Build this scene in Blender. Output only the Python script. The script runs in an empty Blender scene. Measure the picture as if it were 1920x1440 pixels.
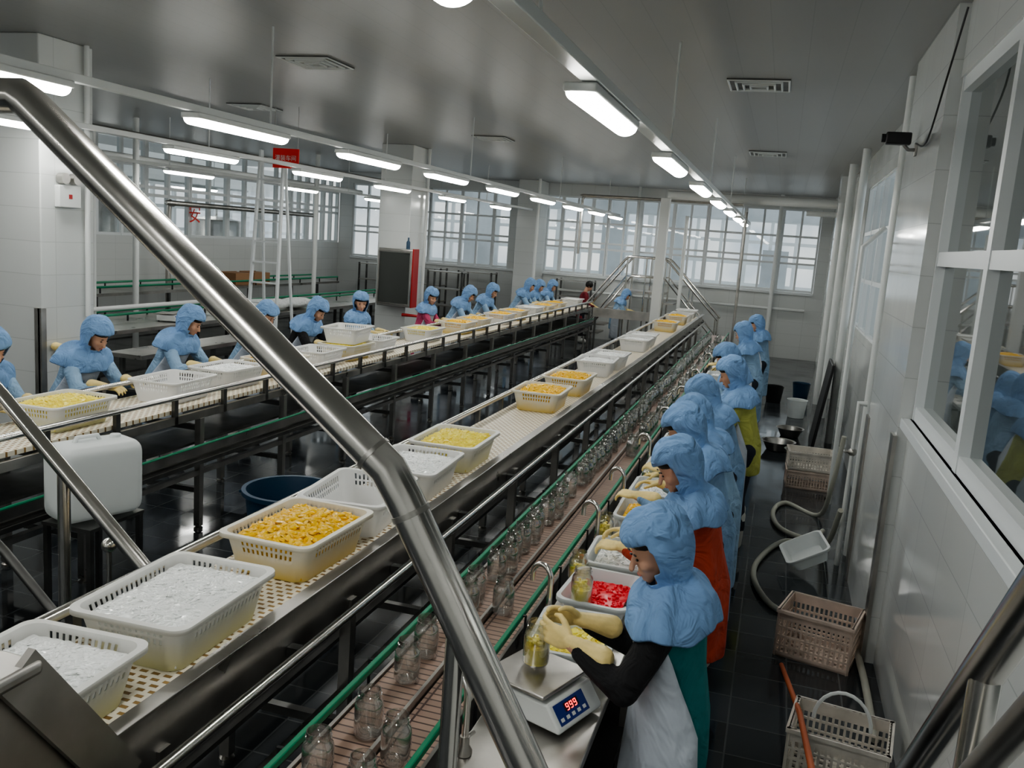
import bpy, bmesh, math, random
from mathutils import Vector, Matrix, Euler
random.seed(7)
SC=bpy.context.scene
COL=SC.collection
pi=math.pi
# ------------------------------------------------------------ materials
def newmat(name):
    m=bpy.data.materials.new(name); m.use_nodes=True
    nt=m.node_tree; b=nt.nodes.get('Principled BSDF')
    return m,nt,b
def mat(name,col,rough=.5,metal=0,emis=None,es=0,noise=0,nscale=8,bump=0,bscale=40,coat=0,sub=0,rvar=0,bdist=.01):
    m,nt,b=newmat(name)
    b.inputs['Base Color'].default_value=(*col,1)
    b.inputs['Roughness'].default_value=rough
    b.inputs['Metallic'].default_value=metal
    if coat: b.inputs['Coat Weight'].default_value=coat
    if sub:
        b.inputs['Subsurface Weight'].default_value=sub
        b.inputs['Subsurface Radius'].default_value=(.03,.03,.03)
    if emis:
        b.inputs['Emission Color'].default_value=(*emis,1); b.inputs['Emission Strength'].default_value=es
    if noise or bump or rvar:
        tc=nt.nodes.new('ShaderNodeTexCoord')
    if noise:
        n=nt.nodes.new('ShaderNodeTexNoise'); n.inputs['Scale'].default_value=nscale; n.inputs['Detail'].default_value=4
        nt.links.new(tc.outputs['Object'],n.inputs['Vector'])
        r=nt.nodes.new('ShaderNodeValToRGB')
        r.color_ramp.elements[0].position=.3; r.color_ramp.elements[1].position=.7
        r.color_ramp.elements[0].color=(*[c*(1-noise) for c in col],1)
        r.color_ramp.elements[1].color=(*[min(1,c*(1+noise)) for c in col],1)
        nt.links.new(n.outputs['Fac'],r.inputs['Fac']); nt.links.new(r.outputs['Color'],b.inputs['Base Color'])
    if rvar:
        n=nt.nodes.new('ShaderNodeTexNoise'); n.inputs['Scale'].default_value=3; n.inputs['Detail'].default_value=5
        nt.links.new(tc.outputs['Object'],n.inputs['Vector'])
        mr=nt.nodes.new('ShaderNodeMapRange'); mr.inputs[1].default_value=.3; mr.inputs[2].default_value=.7
        mr.inputs[3].default_value=max(.02,rough-rvar); mr.inputs[4].default_value=rough+rvar
        nt.links.new(n.outputs['Fac'],mr.inputs[0]); nt.links.new(mr.outputs[0],b.inputs['Roughness'])
    if bump:
        n=nt.nodes.new('ShaderNodeTexNoise'); n.inputs['Scale'].default_value=bscale; n.inputs['Detail'].default_value=3
        if bdist>.015: n.inputs['Distortion'].default_value=1.2
        nt.links.new(tc.outputs['Object'],n.inputs['Vector'])
        bp=nt.nodes.new('ShaderNodeBump'); bp.inputs['Strength'].default_value=bump; bp.inputs['Distance'].default_value=bdist
        nt.links.new(n.outputs['Fac'],bp.inputs['Height']); nt.links.new(bp.outputs['Normal'],b.inputs['Normal'])
    return m
def gridmat(name,col,grout,sx,sy,mortar,rough,axes,rvar=0,offset=0,noise=.0):
    m,nt,b=newmat(name)
    tc=nt.nodes.new('ShaderNodeTexCoord'); sep=nt.nodes.new('ShaderNodeSeparateXYZ'); cmb=nt.nodes.new('ShaderNodeCombineXYZ')
    nt.links.new(tc.outputs['Object'],sep.inputs[0])
    nt.links.new(sep.outputs[axes[0]],cmb.inputs[0]); nt.links.new(sep.outputs[axes[1]],cmb.inputs[1])
    br=nt.nodes.new('ShaderNodeTexBrick'); br.offset=offset
    br.inputs['Scale'].default_value=1; br.inputs['Brick Width'].default_value=sx; br.inputs['Row Height'].default_value=sy
    br.inputs['Mortar Size'].default_value=mortar; br.inputs['Mortar Smooth'].default_value=.1
    br.inputs['Color1'].default_value=(*col,1); br.inputs['Color2'].default_value=(*[c*(1-noise) for c in col],1)
    br.inputs['Mortar'].default_value=(*grout,1)
    nt.links.new(cmb.outputs[0],br.inputs['Vector']); nt.links.new(br.outputs['Color'],b.inputs['Base Color'])
    b.inputs['Roughness'].default_value=rough
    bp=nt.nodes.new('ShaderNodeBump'); bp.inputs['Strength'].default_value=.3; bp.inputs['Distance'].default_value=.004; bp.invert=True
    nt.links.new(br.outputs['Fac'],bp.inputs['Height']); nt.links.new(bp.outputs['Normal'],b.inputs['Normal'])
    if rvar:
        n=nt.nodes.new('ShaderNodeTexNoise'); n.inputs['Scale'].default_value=1.3; n.inputs['Detail'].default_value=6
        nt.links.new(tc.outputs['Object'],n.inputs['Vector'])
        mr=nt.nodes.new('ShaderNodeMapRange'); mr.inputs[1].default_value=.35; mr.inputs[2].default_value=.65
        mr.inputs[3].default_value=max(.03,rough-rvar); mr.inputs[4].default_value=rough+rvar
        nt.links.new(n.outputs['Fac'],mr.inputs[0]); nt.links.new(mr.outputs[0],b.inputs['Roughness'])
    return m
def thinglass(name,tint,fac=.12,grough=.02,lo=.05,hi=.85):
    m=bpy.data.materials.new(name); m.use_nodes=True; nt=m.node_tree; nt.nodes.clear()
    o=nt.nodes.new('ShaderNodeOutputMaterial'); mx=nt.nodes.new('ShaderNodeMixShader')
    t=nt.nodes.new('ShaderNodeBsdfTransparent'); g=nt.nodes.new('ShaderNodeBsdfGlossy')
    t.inputs[0].default_value=(*tint,1); g.inputs['Roughness'].default_value=grough
    lw=nt.nodes.new('ShaderNodeLayerWeight'); lw.inputs[0].default_value=fac
    mr=nt.nodes.new('ShaderNodeMapRange'); mr.inputs[3].default_value=lo; mr.inputs[4].default_value=hi
    nt.links.new(lw.outputs['Facing'],mr.inputs[0]); nt.links.new(mr.outputs[0],mx.inputs[0])
    nt.links.new(t.outputs[0],mx.inputs[1]); nt.links.new(g.outputs[0],mx.inputs[2]); nt.links.new(mx.outputs[0],o.inputs[0])
    return m
def plasticmat(name,col,stain=None,z0=.02,z1=.11):
    m,nt,b=newmat(name)
    b.inputs['Roughness'].default_value=.35
    b.inputs['Base Color'].default_value=(*col,1)
    if stain:
        tc=nt.nodes.new('ShaderNodeTexCoord'); sep=nt.nodes.new('ShaderNodeSeparateXYZ'); nt.links.new(tc.outputs['Object'],sep.inputs[0])
        n=nt.nodes.new('ShaderNodeTexNoise'); n.inputs['Scale'].default_value=14; nt.links.new(tc.outputs['Object'],n.inputs['Vector'])
        ad=nt.nodes.new('ShaderNodeMath'); ad.operation='MULTIPLY_ADD'; ad.inputs[1].default_value=.05
        nt.links.new(n.outputs['Fac'],ad.inputs[0]); nt.links.new(sep.outputs[2],ad.inputs[2])
        mr=nt.nodes.new('ShaderNodeMapRange'); mr.inputs[1].default_value=z0; mr.inputs[2].default_value=z1+.03
        nt.links.new(ad.outputs[0],mr.inputs[0])
        mx=nt.nodes.new('ShaderNodeMix'); mx.data_type='RGBA'
        mx.inputs[6].default_value=(*stain,1); mx.inputs[7].default_value=(*col,1)
        nt.links.new(mr.outputs[0],mx.inputs[0]); nt.links.new(mx.outputs[2],b.inputs['Base Color'])
    out=[x for x in nt.nodes if x.type=='OUTPUT_MATERIAL'][0]
    tr=nt.nodes.new('ShaderNodeBsdfTranslucent'); tr.inputs[0].default_value=(*col,1)
    ms=nt.nodes.new('ShaderNodeMixShader'); ms.inputs[0].default_value=.3
    nt.links.new(b.outputs[0],ms.inputs[1]); nt.links.new(tr.outputs[0],ms.inputs[2]); nt.links.new(ms.outputs[0],out.inputs[0])
    return m
M={}
M['steel']=mat('stainless_steel',(.47,.455,.43),.36,1,noise=.15,nscale=6,rvar=.1)
M['tube']=mat('polished_tube_steel',(.72,.695,.66),.2,1,rvar=.05)
M['dsteel']=mat('dark_steel',(.16,.16,.155),.45,1,noise=.3,nscale=5)
M['white']=mat('white_paint',(.70,.72,.71),.35)
M['alu']=mat('white_frame',(.72,.75,.76),.35)
M['green']=mat('green_plastic',(.0,.20,.095),.4)
M['ceil']=gridmat('ceiling_panels',(.34,.343,.334),(.295,.298,.29),.25,30,.003,.38,(0,1))
M['tileX']=gridmat('wall_tile_x',(.64,.66,.65),(.5,.52,.51),.6,.3,.003,.1,(1,2),rvar=.06,noise=.04)
M['tileY']=gridmat('wall_tile_y',(.64,.66,.65),(.5,.52,.51),.6,.3,.003,.1,(0,2))
M['floor']=gridmat('wet_floor_tile',(.050,.058,.066),(.10,.107,.112),.3,.3,.005,.13,(0,1),rvar=.10,noise=.45)
M['yellow']=mat('peach_flesh',(1.0,.58,.012),.3,noise=.12,nscale=30,coat=.3)
M['pale']=mat('pineapple_flesh',(1.0,.82,.15),.35,noise=.1,nscale=20)
M['ice']=mat('coconut_jelly',(.95,.97,.96),.2,coat=.4)
M['red']=mat('cherry_red',(.8,.02,.04),.3)
M['bask']=plasticmat('basket_plastic',(.93,.93,.92))
M['basky']=plasticmat('basket_plastic_stained',(.93,.91,.83),(.85,.64,.16))
M['baskp']=plasticmat('basket_plastic_pale_stained',(.93,.93,.91),(.86,.84,.48))
M['crate']=mat('old_crate_plastic',(.66,.54,.46),.5,noise=.2,nscale=8)
M['crategrey']=mat('grey_crate_plastic',(.70,.66,.60),.5,noise=.2,nscale=8)
M['basin']=plasticmat('basin_plastic',(.88,.91,.91))
M['glass']=thinglass('jar_glass',(.985,.995,.99),.4,.04,.10,.95)
M['pane']=thinglass('window_glass',(.88,.93,.94),.15)
M['paned']=thinglass('interior_window_glass',(.38,.42,.41),.3)
CB=dict(noise=.12,nscale=9,bump=1,bscale=6,bdist=.06)
M['blue']=mat('blue_smock_cloth',(.23,.37,.57),.9,**CB)
M['lblue']=mat('light_blue_smock_cloth',(.30,.45,.63),.9,**CB)
M['hood']=mat('blue_hood_cloth',(.21,.36,.61),.9,noise=.12,nscale=8,bump=1,bscale=8,bdist=.05)
M['apron']=mat('white_apron_vinyl',(.58,.63,.71),.35,noise=.07,nscale=5,bump=1,bscale=4,bdist=.04)
M['black']=mat('black_knit',(.012,.012,.014),.9,bump=1,bscale=9,bdist=.03)
M['teal']=mat('teal_cloth',(.0,.17,.18),.8,bump=1,bscale=7,bdist=.03)
M['orange']=mat('rust_orange_cloth',(.50,.06,.025),.75,**CB)
M['yelc']=mat('lime_yellow_cloth',(.48,.50,.13),.8,**CB)
M['maroon']=mat('maroon_cloth',(.22,.02,.03),.8,**CB)
M['pink']=mat('pink_cloth',(.5,.07,.16),.8,**CB)
M['navy']=mat('navy_trousers',(.02,.025,.04),.85)
M['boot']=mat('white_rubber_boot',(.65,.65,.62),.4)
M['skin']=mat('skin',(.62,.36,.25),.5,sub=.15)
M['hair']=mat('black_hair',(.01,.008,.007),.5)
M['lip']=mat('lips',(.45,.15,.12),.5)
M['eye']=mat('dark_eye',(.02,.015,.012),.2)
M['glove']=mat('cream_rubber_glove',(.82,.65,.28),.5,noise=.12,nscale=20,bump=.6,bscale=16,bdist=.012)
M['tubeon']=mat('lit_fluorescent',(1,1,1),.5,emis=(1.0,1.0,.95),es=25)
M['redp']=mat('red_paint',(.4,.02,.02),.4)
M['signred']=mat('sign_red',(.6,.03,.02),.5,emis=(.7,.02,.01),es=.06)
M['dark']=mat('dark_plastic',(.02,.02,.022),.4)
M['screen']=mat('dark_glass_door',(.06,.065,.06),.1)
M['bluep']=mat('blue_plastic',(.012,.045,.09),.4)
M['panel']=mat('scale_panel_blue',(.02,.04,.22),.3)
M['digit']=mat('red_led',(.9,.02,.02),.4,emis=(1,.03,.03),es=4)
M['hose']=mat('grey_hose',(.46,.46,.40),.45)
M['card']=mat('cardboard',(.30,.17,.09),.8)
M['wood']=mat('orange_wood_stick',(.5,.13,.05),.5)
M['bag']=mat('white_plastic_bag',(.78,.80,.80),.3,bump=1,bscale=9,bdist=.05)
M['concrete']=mat('outside_render',(.5,.53,.55),.8,noise=.3,nscale=.6)
M['chain']=gridmat('brown_slat_chain',(.38,.26,.205),(.08,.05,.045),1.0,.038,.004,.35,(0,1),noise=.25)
def beltmat():
    m,nt,b=newmat('perforated_belt'); b.inputs['Roughness'].default_value=.45
    tc=nt.nodes.new('ShaderNodeTexCoord')
    br=nt.nodes.new('ShaderNodeTexBrick'); br.offset=.5
    for k,v in (('Scale',1),('Brick Width',.045),('Row Height',.033),('Mortar Size',.0105),('Mortar Smooth',.25)): br.inputs[k].default_value=v
    br.inputs['Color1'].default_value=(.26,.15,.05,1); br.inputs['Color2'].default_value=(.42,.27,.1,1); br.inputs['Mortar'].default_value=(.9,.85,.72,1)
    nt.links.new(tc.outputs['Object'],br.inputs['Vector']); nt.links.new(br.outputs['Color'],b.inputs['Base Color'])
    bp=nt.nodes.new('ShaderNodeBump'); bp.inputs['Distance'].default_value=.006; bp.inputs['Strength'].default_value=.8
    nt.links.new(br.outputs['Fac'],bp.inputs['Height']); nt.links.new(bp.outputs['Normal'],b.inputs['Normal'])
    return m
M['belt']=beltmat()
# ------------------------------------------------------------ mesh builder
class MB:
    def __init__(s): s.v=[]; s.f=[]
    def add(s,vs,fs):
        o=len(s.v); s.v+= [tuple(v) for v in vs]; s.f+=[tuple(i+o for i in f) for f in fs]; return s
    def box(s,x0,x1,y0,y1,z0,z1,mat=None):
        vs=[Vector((x,y,z)) for z in (z0,z1) for y in (y0,y1) for x in (x0,x1)]
        if mat: vs=[mat@v for v in vs]
        return s.add(vs,[(0,2,3,1),(4,5,7,6),(0,1,5,4),(2,6,7,3),(0,4,6,2),(1,3,7,5)])
    def beam(s,a,b,w,h):
        a=Vector(a);b=Vector(b);d=b-a;L=d.length;d.normalize()
        up=Vector((0,0,1)) if abs(d.z)<.98 else Vector((0,1,0))
        sd=d.cross(up).normalized(); uu=sd.cross(d)
        m=Matrix((( sd.x,d.x,uu.x,a.x),(sd.y,d.y,uu.y,a.y),(sd.z,d.z,uu.z,a.z),(0,0,0,1)))
        return s.box(-w/2,w/2,0,L,-h/2,h/2,m)
    def tube(s,pts,r,n=12,cap=True,closed=False):
        pts=[Vector(p) for p in pts]; N=len(pts); rr=r if isinstance(r,(list,tuple)) else [r]*N
        tang=[]
        for i in range(N):
            if closed: t=pts[(i+1)%N]-pts[i-1]
            elif 0<i<N-1: t=(pts[i+1]-pts[i]).normalized()+(pts[i]-pts[i-1]).normalized()
            else: t=pts[min(i+1,N-1)]-pts[max(i-1,0)]
            tang.append(t.normalized())
        ref=Vector((0,0,1)) if abs(tang[0].z)<.9 else Vector((1,0,0))
        nrm=(ref-tang[0]*ref.dot(tang[0])).normalized(); vs=[]
        for i in range(N):
            t=tang[i]; nrm=(nrm-t*nrm.dot(t)).normalized(); b=t.cross(nrm)
            for k in range(n):
                a=2*pi*k/n; vs.append(pts[i]+(nrm*math.cos(a)+b*math.sin(a))*rr[i])
        fs=[]
        for i in range(N if closed else N-1):
            j=(i+1)%N
            for k in range(n):
                k2=(k+1)%n; fs.append((i*n+k,i*n+k2,j*n+k2,j*n+k))
        if cap and not closed: fs.append(tuple(range(n))[::-1]); fs.append(tuple((N-1)*n+k for k in range(n)))
        return s.add(vs,fs)
    def lathe(s,prof,n=24,c=(0,0,0),sx=1,sy=1):
        vs=[];fs=[]
        for r,z in prof:
            for k in range(n):
                a=2*pi*k/n; vs.append((c[0]+r*sx*math.cos(a),c[1]+r*sy*math.sin(a),c[2]+z))
        for i in range(len(prof)-1):
            for k in range(n):
                k2=(k+1)%n; fs.append((i*n+k,i*n+k2,(i+1)*n+k2,(i+1)*n+k))
        return s.add(vs,fs)
    def ball(s,c,r,n=16):
        if not isinstance(r,(tuple,list)): r=(r,r,r)
        vs=[(c[0],c[1],c[2]-r[2])];fs=[];m=n//2
        for i in range(1,m):
            ph=-pi/2+pi*i/m
            for k in range(n):
                a=2*pi*k/n; vs.append((c[0]+r[0]*math.cos(ph)*math.cos(a),c[1]+r[1]*math.cos(ph)*math.sin(a),c[2]+r[2]*math.sin(ph)))
        vs.append((c[0],c[1],c[2]+r[2])); T=len(vs)-1
        for k in range(n): fs.append((0,1+(k+1)%n,1+k)); fs.append((T,T-n+k,T-n+(k+1)%n))
        for i in range(m-2):
            for k in range(n):
                a=1+i*n; fs.append((a+k,a+(k+1)%n,a+n+(k+1)%n,a+n+k))
        return s.add(vs,fs)
    def mesh(s,name,m,smooth=True):
        me=bpy.data.meshes.new(name); me.from_pydata(s.v,[],s.f); me.update(); me.materials.append(M[m] if isinstance(m,str) else m)
        if smooth:
            me.polygons.foreach_set('use_smooth',[True]*len(me.polygons))
            try: me.set_sharp_from_angle(angle=math.radians(40))
            except Exception: pass
        return me
def link(o): COL.objects.link(o); return o
def meta(o,label=None,cat=None,group=None,kind=None):
    if label: o['label']=label
    if cat: o['category']=cat
    if group: o['group']=group
    if kind: o['kind']=kind
    return o
def root(name,loc,rz,label,cat,group=None,kind=None):
    o=bpy.data.objects.new(name,None); o.empty_display_size=.1; o.location=loc; o.rotation_euler=(0,0,rz) if not isinstance(rz,tuple) else rz
    return meta(link(o),label,cat,group,kind)
def part(mb,name,m,parent,label=None,bevel=0,smooth=True,solid=0):
    me=mb.mesh(name,m,smooth) if isinstance(mb,MB) else mb
    o=bpy.data.objects.new(name,me); link(o); o.parent=parent
    if label: o['label']=label
    if bevel:
        b=o.modifiers.new('b','BEVEL'); b.width=bevel; b.segments=2; b.limit_method='ANGLE'
    if solid:
        b=o.modifiers.new('s','SOLIDIFY'); b.thickness=solid; b.offset=-1
    return o
def reps(mb,name,m,parent,locs,bevel=0):
    me=mb.mesh(name,m)
    for p in locs:
        o=bpy.data.objects.new(name,me); link(o); o.parent=parent; o.location=p
def single(mb,name,m,loc,rz,label,cat,group=None,kind=None,bevel=0,solid=0):
    o=part(mb,name,m,None,None,bevel,solid=solid); o.location=loc
    o.rotation_euler=(0,0,rz) if not isinstance(rz,tuple) else rz
    return meta(o,label,cat,group,kind)
def dup(src,loc,rz=None,label=None):
    n=src.copy(); n.location=loc
    if rz is not None: n.rotation_euler=(0,0,rz) if not isinstance(rz,tuple) else rz
    link(n)
    if label: n['label']=label
    for c in src.children:
        c2=c.copy(); link(c2); c2.parent=n
        for g in c.children:
            g2=g.copy(); link(g2); g2.parent=c2
    return n
def struct(mb,name,m,label,bevel=0):
    o=part(mb,name,m,None,None,bevel); return meta(o,label,None,None,'structure')
# ------------------------------------------------------------ organic blobs
_b=bmesh.new(); bmesh.ops.create_icosphere(_b,subdivisions=2,radius=1); SPH=[v.co.copy() for v in _b.verts]; _b.free()
def V3(r): return r if isinstance(r,(tuple,list)) else (r,r,r)
def hullmesh(elems):
    vs=[];fs=[]
    for grp in elems:
        bm=bmesh.new()
        for c,r,R in grp:
            r=V3(r)
            for p in SPH:
                q=Vector((p.x*r[0],p.y*r[1],p.z*r[2]))
                if R is not None: q=R@q
                bm.verts.new(Vector(c)+q)
        res=bmesh.ops.convex_hull(bm,input=bm.verts[:])
        dead=list({v for v in res['geom_interior'] if isinstance(v,bmesh.types.BMVert)}|{v for v in res['geom_unused'] if isinstance(v,bmesh.types.BMVert)})
        bmesh.ops.delete(bm,geom=dead,context='VERTS')
        bm.verts.index_update(); o=len(vs)
        vs+=[v.co.copy() for v in bm.verts]; fs+=[tuple(v.index+o for v in f.verts) for f in bm.faces]
        bm.free()
    return vs,fs
def blob(elems,vox,name,m,smooth=6):
    vs,fs=hullmesh(elems)
    me=bpy.data.meshes.new('tmp'); me.from_pydata(vs,[],fs); me.update()
    o=bpy.data.objects.new('tmp',me); link(o)
    r=o.modifiers.new('r','REMESH'); r.mode='VOXEL'; r.voxel_size=vox; r.use_smooth_shade=True
    if smooth:
        s=o.modifiers.new('s','SMOOTH'); s.iterations=smooth; s.factor=.5
    dg=bpy.context.evaluated_depsgraph_get(); dg.update()
    out=bpy.data.meshes.new_from_object(o.evaluated_get(dg),preserve_all_data_layers=False,depsgraph=dg)
    bpy.data.objects.remove(o); bpy.data.meshes.remove(me)
    out.name=name; out.materials.clear(); out.materials.append(M[m])
    out.polygons.foreach_set('use_smooth',[True]*len(out.polygons))
    return out
def chain(pts,rad,R=None): return [[(pts[i],rad[i],R),(pts[i+1],rad[i+1],R)] for i in range(len(pts)-1)]
def handmesh(side,curl,vox):
    s=side; E=[]
    E+=[[((0,0,0),(.019,.023,.017),None),((.035,.018*s,-.002),(.02,.019,.012),None),((.035,-.022*s,-.002),(.02,.017,.012),None),
         ((.082,.024*s,0),(.012,.012,.010),None),((.080,-.028*s,-.002),(.011,.011,.009),None)]]
    for k,(y,L,sp) in enumerate([(.027,.066,.14),(.009,.075,.04),(-.009,.07,-.06),(-.027,.055,-.18)]):
        p=Vector((.082,y*s,0)); a=0; pts=[p.copy()]
        for j,fr in enumerate((.45,.32,.23)):
            a+=curl*(.55+.12*k*.5)*(1 if j else .75)
            p=p+Vector((math.cos(a)*L*fr*math.cos(sp),math.sin(sp)*s*L*fr,-math.sin(a)*L*fr)); pts.append(p.copy())
        E+=chain(pts,[.0100,.0093,.0086,.0072])
    E+=chain([Vector((.02,.022*s,-.006)),Vector((.05,.050*s,-.018)),Vector((.075,.060*s,-.03)),Vector((.094,.054*s,-.04))],[.015,.0115,.0100,.008])
    E+=chain([Vector((-.12,0,0)),Vector((-.05,0,0)),Vector((.005,0,0))],[.043,.033,.025])
    return blob(E,vox,'glove','glove',2)
GL={}
def glove(side,near):
    k=(side,near)
    if k not in GL: GL[k]=handmesh(side,.75,.0038 if near else .006)
    return GL[k]
def lerp(a,b,t): return a+(b-a)*t
def person(loc,yaw,label,hands=((.40,.12,1.02),(.40,-.12,1.02)),lean=.12,hp=.5,hy=0,coat='blue',sleeve=None,apron=True,hood='hood',vox=.015,s=1.0,group=None,palm=None,near=False,hem=.55,wrap=1.0):
    P=root('person',loc,yaw,label,'person',group); P.scale=(s,s,s)
    pel=Vector((-.02,0,.86)); up=Vector((math.sin(lean),0,math.cos(lean)))
    Rt=Matrix.Rotation(lean,3,'Y')
    waist=pel+up*.17; chest=pel+up*.32; neck=pel+up*.47
    sh=[pel+up*.39+Vector((0,y,0)) for y in (.15,-.15)]
    ha=lean*.6+hp
    Rh=Matrix.Rotation(hy,3,'Z')@Matrix.Rotation(ha,3,'Y')
    nt=neck+Matrix.Rotation(lean+hp*.4,3,'Y')@Vector((0,0,.045))
    hc=nt+Rh@Vector((.02,0,.10))
    H=lambda x,y,z: hc+Rh@Vector((x,y,z))
    E=[]
    E+=[[(pel,(.105,.15,.09),Rt),(waist,(.09,.125,.08),Rt)],[(waist,(.09,.125,.08),Rt),(chest,(.10,.145,.08),Rt)],[(chest,(.10,.145,.08),Rt),(pel+up*.40,(.065,.12,.035),Rt)]]
    E+=chain([neck-up*.06,nt+Rh@Vector((0,0,.03))],[.055,.046])
    legs=[];armp=[]
    for sg in (1,-1):
        l=[Vector((-.02,.09*sg,.84)),Vector((.01,.095*sg,.45)),Vector((-.03,.1*sg,.08)),Vector((.09,.115*sg,.035))]
        legs.append(l); E+=chain(l,[.085,.056,.038,.032])
    for i,sg in enumerate((1,-1)):
        S=sh[i]; W=Vector(hands[i]); d=W-S; L1,L2=.27,.235
        D=min(d.length,L1+L2-.01); W=S+d.normalized()*D; u=d.normalized()
        a=(L1*L1-L2*L2+D*D)/(2*D); h=math.sqrt(max(0,L1*L1-a*a))
        hint=Vector((-.35,.45*sg,-1)); hint=(hint-u*hint.dot(u)).normalized()
        Eb=S+u*a+hint*h; armp.append((S,Eb,W)); E+=chain([S,Eb,W],[.048,.038,.026])
    E+=[[(H(-.01,0,.02),(.092,.075,.09),Rh),(H(.03,0,-.055),(.05,.05,.045),Rh)],
        [(H(.03,0,-.05),(.052,.052,.04),Rh),(H(.064,0,-.098),(.018,.02,.014),Rh)],
        [(H(.082,0,.0),.009,Rh),(H(.104,0,-.037),(.011,.014,.010),Rh)],
        [(H(.057,.03,-.03),.026,Rh)],[(H(.057,-.03,-.03),.026,Rh)],
        [(H(.080,0,-.064),(.010,.02,.009),Rh)],
        [(H(-.005,.077,-.01),(.014,.007,.026),Rh)],[(H(-.005,-.077,-.01),(.014,.007,.026),Rh)]]
    part(blob(E,.0065 if near else .011,'body','skin',3),'body','skin',P)
    for y in (.03,-.03):
        e=part(MB().ball((0,0,0),(.005,.011,.004),8),'eye','eye',P); e.matrix_local=Matrix.Translation(H(.081,y,.000))@Rh.to_4x4()
        e=part(MB().ball((0,0,0),(.004,.015,.0025),8),'eyebrow','hair',P); e.matrix_local=Matrix.Translation(H(.082,y,.019))@Rh.to_4x4()
    e=part(MB().ball((0,0,0),(.006,.019,.005),8),'mouth','lip',P); e.matrix_local=Matrix.Translation(H(.086,0,-.066))@Rh.to_4x4()
    if hood:
        e=part(MB().ball((0,0,0),(.094,.087,.058),16),'hair','hair',P); e.matrix_local=Matrix.Translation(H(-.010,0,.056))@Rh.to_4x4()
    else:
        e=part(MB().ball((0,0,0),(.10,.09,.10),16),'hair','hair',P); e.matrix_local=Matrix.Translation(H(-.022,0,.03))@Rh.to_4x4()
    T=[[(waist,(.12,.15,.09),Rt),(chest,(.122,.16,.08),Rt)],[(chest,(.122,.16,.08),Rt),(pel+up*.40,(.08,.135,.045),Rt)],
       [(waist,(.12,.15,.09),Rt),(pel,(.135,.17,.1),Rt)],[(pel,(.135,.17,.1),Rt),(Vector((-.02,0,hem)),(.145,.19,.02),None)]]
    A=[]
    for S,Eb,W in armp:
        A+=chain([S,lerp(S,Eb,.5)+Vector((0,0,-.004)),Eb,lerp(Eb,W,.55),lerp(Eb,W,.8)],[.06,.058,.052,.044,.036])
    if sleeve:
        part(blob(T,vox,'jacket',coat,6),'jacket',coat,P); part(blob(A,vox,'sleeves',sleeve,3),'sleeves',sleeve,P)
    else: part(blob(T+A,vox,'smock',coat,4),'smock',coat,P)
    for l in legs: part(blob(chain([l[0],l[1],Vector((l[2].x,l[2].y,.2))],[.1,.078,.065]),.02,'trouser_leg','navy',3),'trouser_leg','navy',P)
    for l in legs:
        part(blob(chain([Vector((l[2].x,l[2].y,.3)),Vector((l[2].x,l[2].y,.06)),Vector((.11,l[3].y,.045))],[.06,.052,.045]),.013,'boot','boot',3),'boot','boot',P)
    for i,(S,Eb,W) in enumerate(armp):
        d=(W-Eb).normalized(); pn=Vector(palm[i]) if palm else Vector((.1,-.35*(1,-1)[i],-1))
        tgt=d
        if palm: tgt=(d+Vector((.6,0,-.15))).normalized()
        else: tgt=(d+Vector((.2,0,-.25))).normalized()
        z=-(pn-tgt*pn.dot(tgt)).normalized(); y=z.cross(tgt)
        m=Matrix(((tgt.x,y.x,z.x,W.x),(tgt.y,y.y,z.y,W.y),(tgt.z,y.z,z.z,W.z),(0,0,0,1)))
        g=part(glove(-1 if i==0 else 1,near),'glove','glove',P); g.matrix_local=m
    if hood:
        lv=[('h',.143,.02,.018,-.02),('h',.136,.062,.056,-.02),('h',.112,.098,.086,-.02),('h',.075,.118,.103,-.018),('h',.058,.114,.099,-.018),('h',.03,.123,.108,-.018),('h',-.01,.120,.104,-.016),('h',-.055,.106,.094,-.014),('h',-.095,.088,.084,-.010),('h',-.125,.078,.080,-.004),
            ('b',.018,.092,.115,.0),('b',-.008,.120,.175,.0),('b',-.038,.142,.225,.0),('b',-.075,.153,.246,.0),('b',-.125,.162,.254,.0)]
        n=64; vs=[]
        ph=random.random()*6; p2=random.random()*6
        for q,(fr,z,rx,ry,xo) in enumerate(lv):
            for k in range(n):
                th=2*pi*(k+.5)/n
                if fr=='h': pl=1+.022*math.sin(4*th+ph+q*.6)*(1 if q>1 else .5)+.014*math.sin(9*th+2*ph-q*.5)+.016*math.sin(21*th+p2)*(1 if 2<=q<=6 else .3)
                else: pl=1+.045*math.sin(5*th+ph)*math.sin(2*th+p2)+.028*math.sin(11*th+ph+q*.2)
                x=xo+rx*math.cos(th)*pl; y=ry*math.sin(th)*pl
                if fr=='h': vs.append(hc+Rh@Vector((x,y,z+.006*math.sin(3*th+p2))))
                else: vs.append(neck+Rt@Vector((x,y,z+.012*math.sin(5*th+ph))))
        fs=[]
        for q in range(len(lv)-1):
            for k in range(n):
                th=(2*pi*(k+1)/n+pi)%(2*pi)-pi
                if 4<=q<=7 and abs(th)<math.radians((58,64,62,46)[q-4]): continue
                k2=(k+1)%n; fs.append((q*n+k,(q+1)*n+k,(q+1)*n+k2,q*n+k2))
        fs.append(tuple(range(n)))
        o=part(MB().add(vs,fs),'hood',hood,P,solid=.006); o.modifiers['s'].offset=0
        sb=o.modifiers.new('ss','SUBSURF'); sb.levels=1; sb.render_levels=1
        for p in o.data.polygons: p.use_smooth=True
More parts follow.
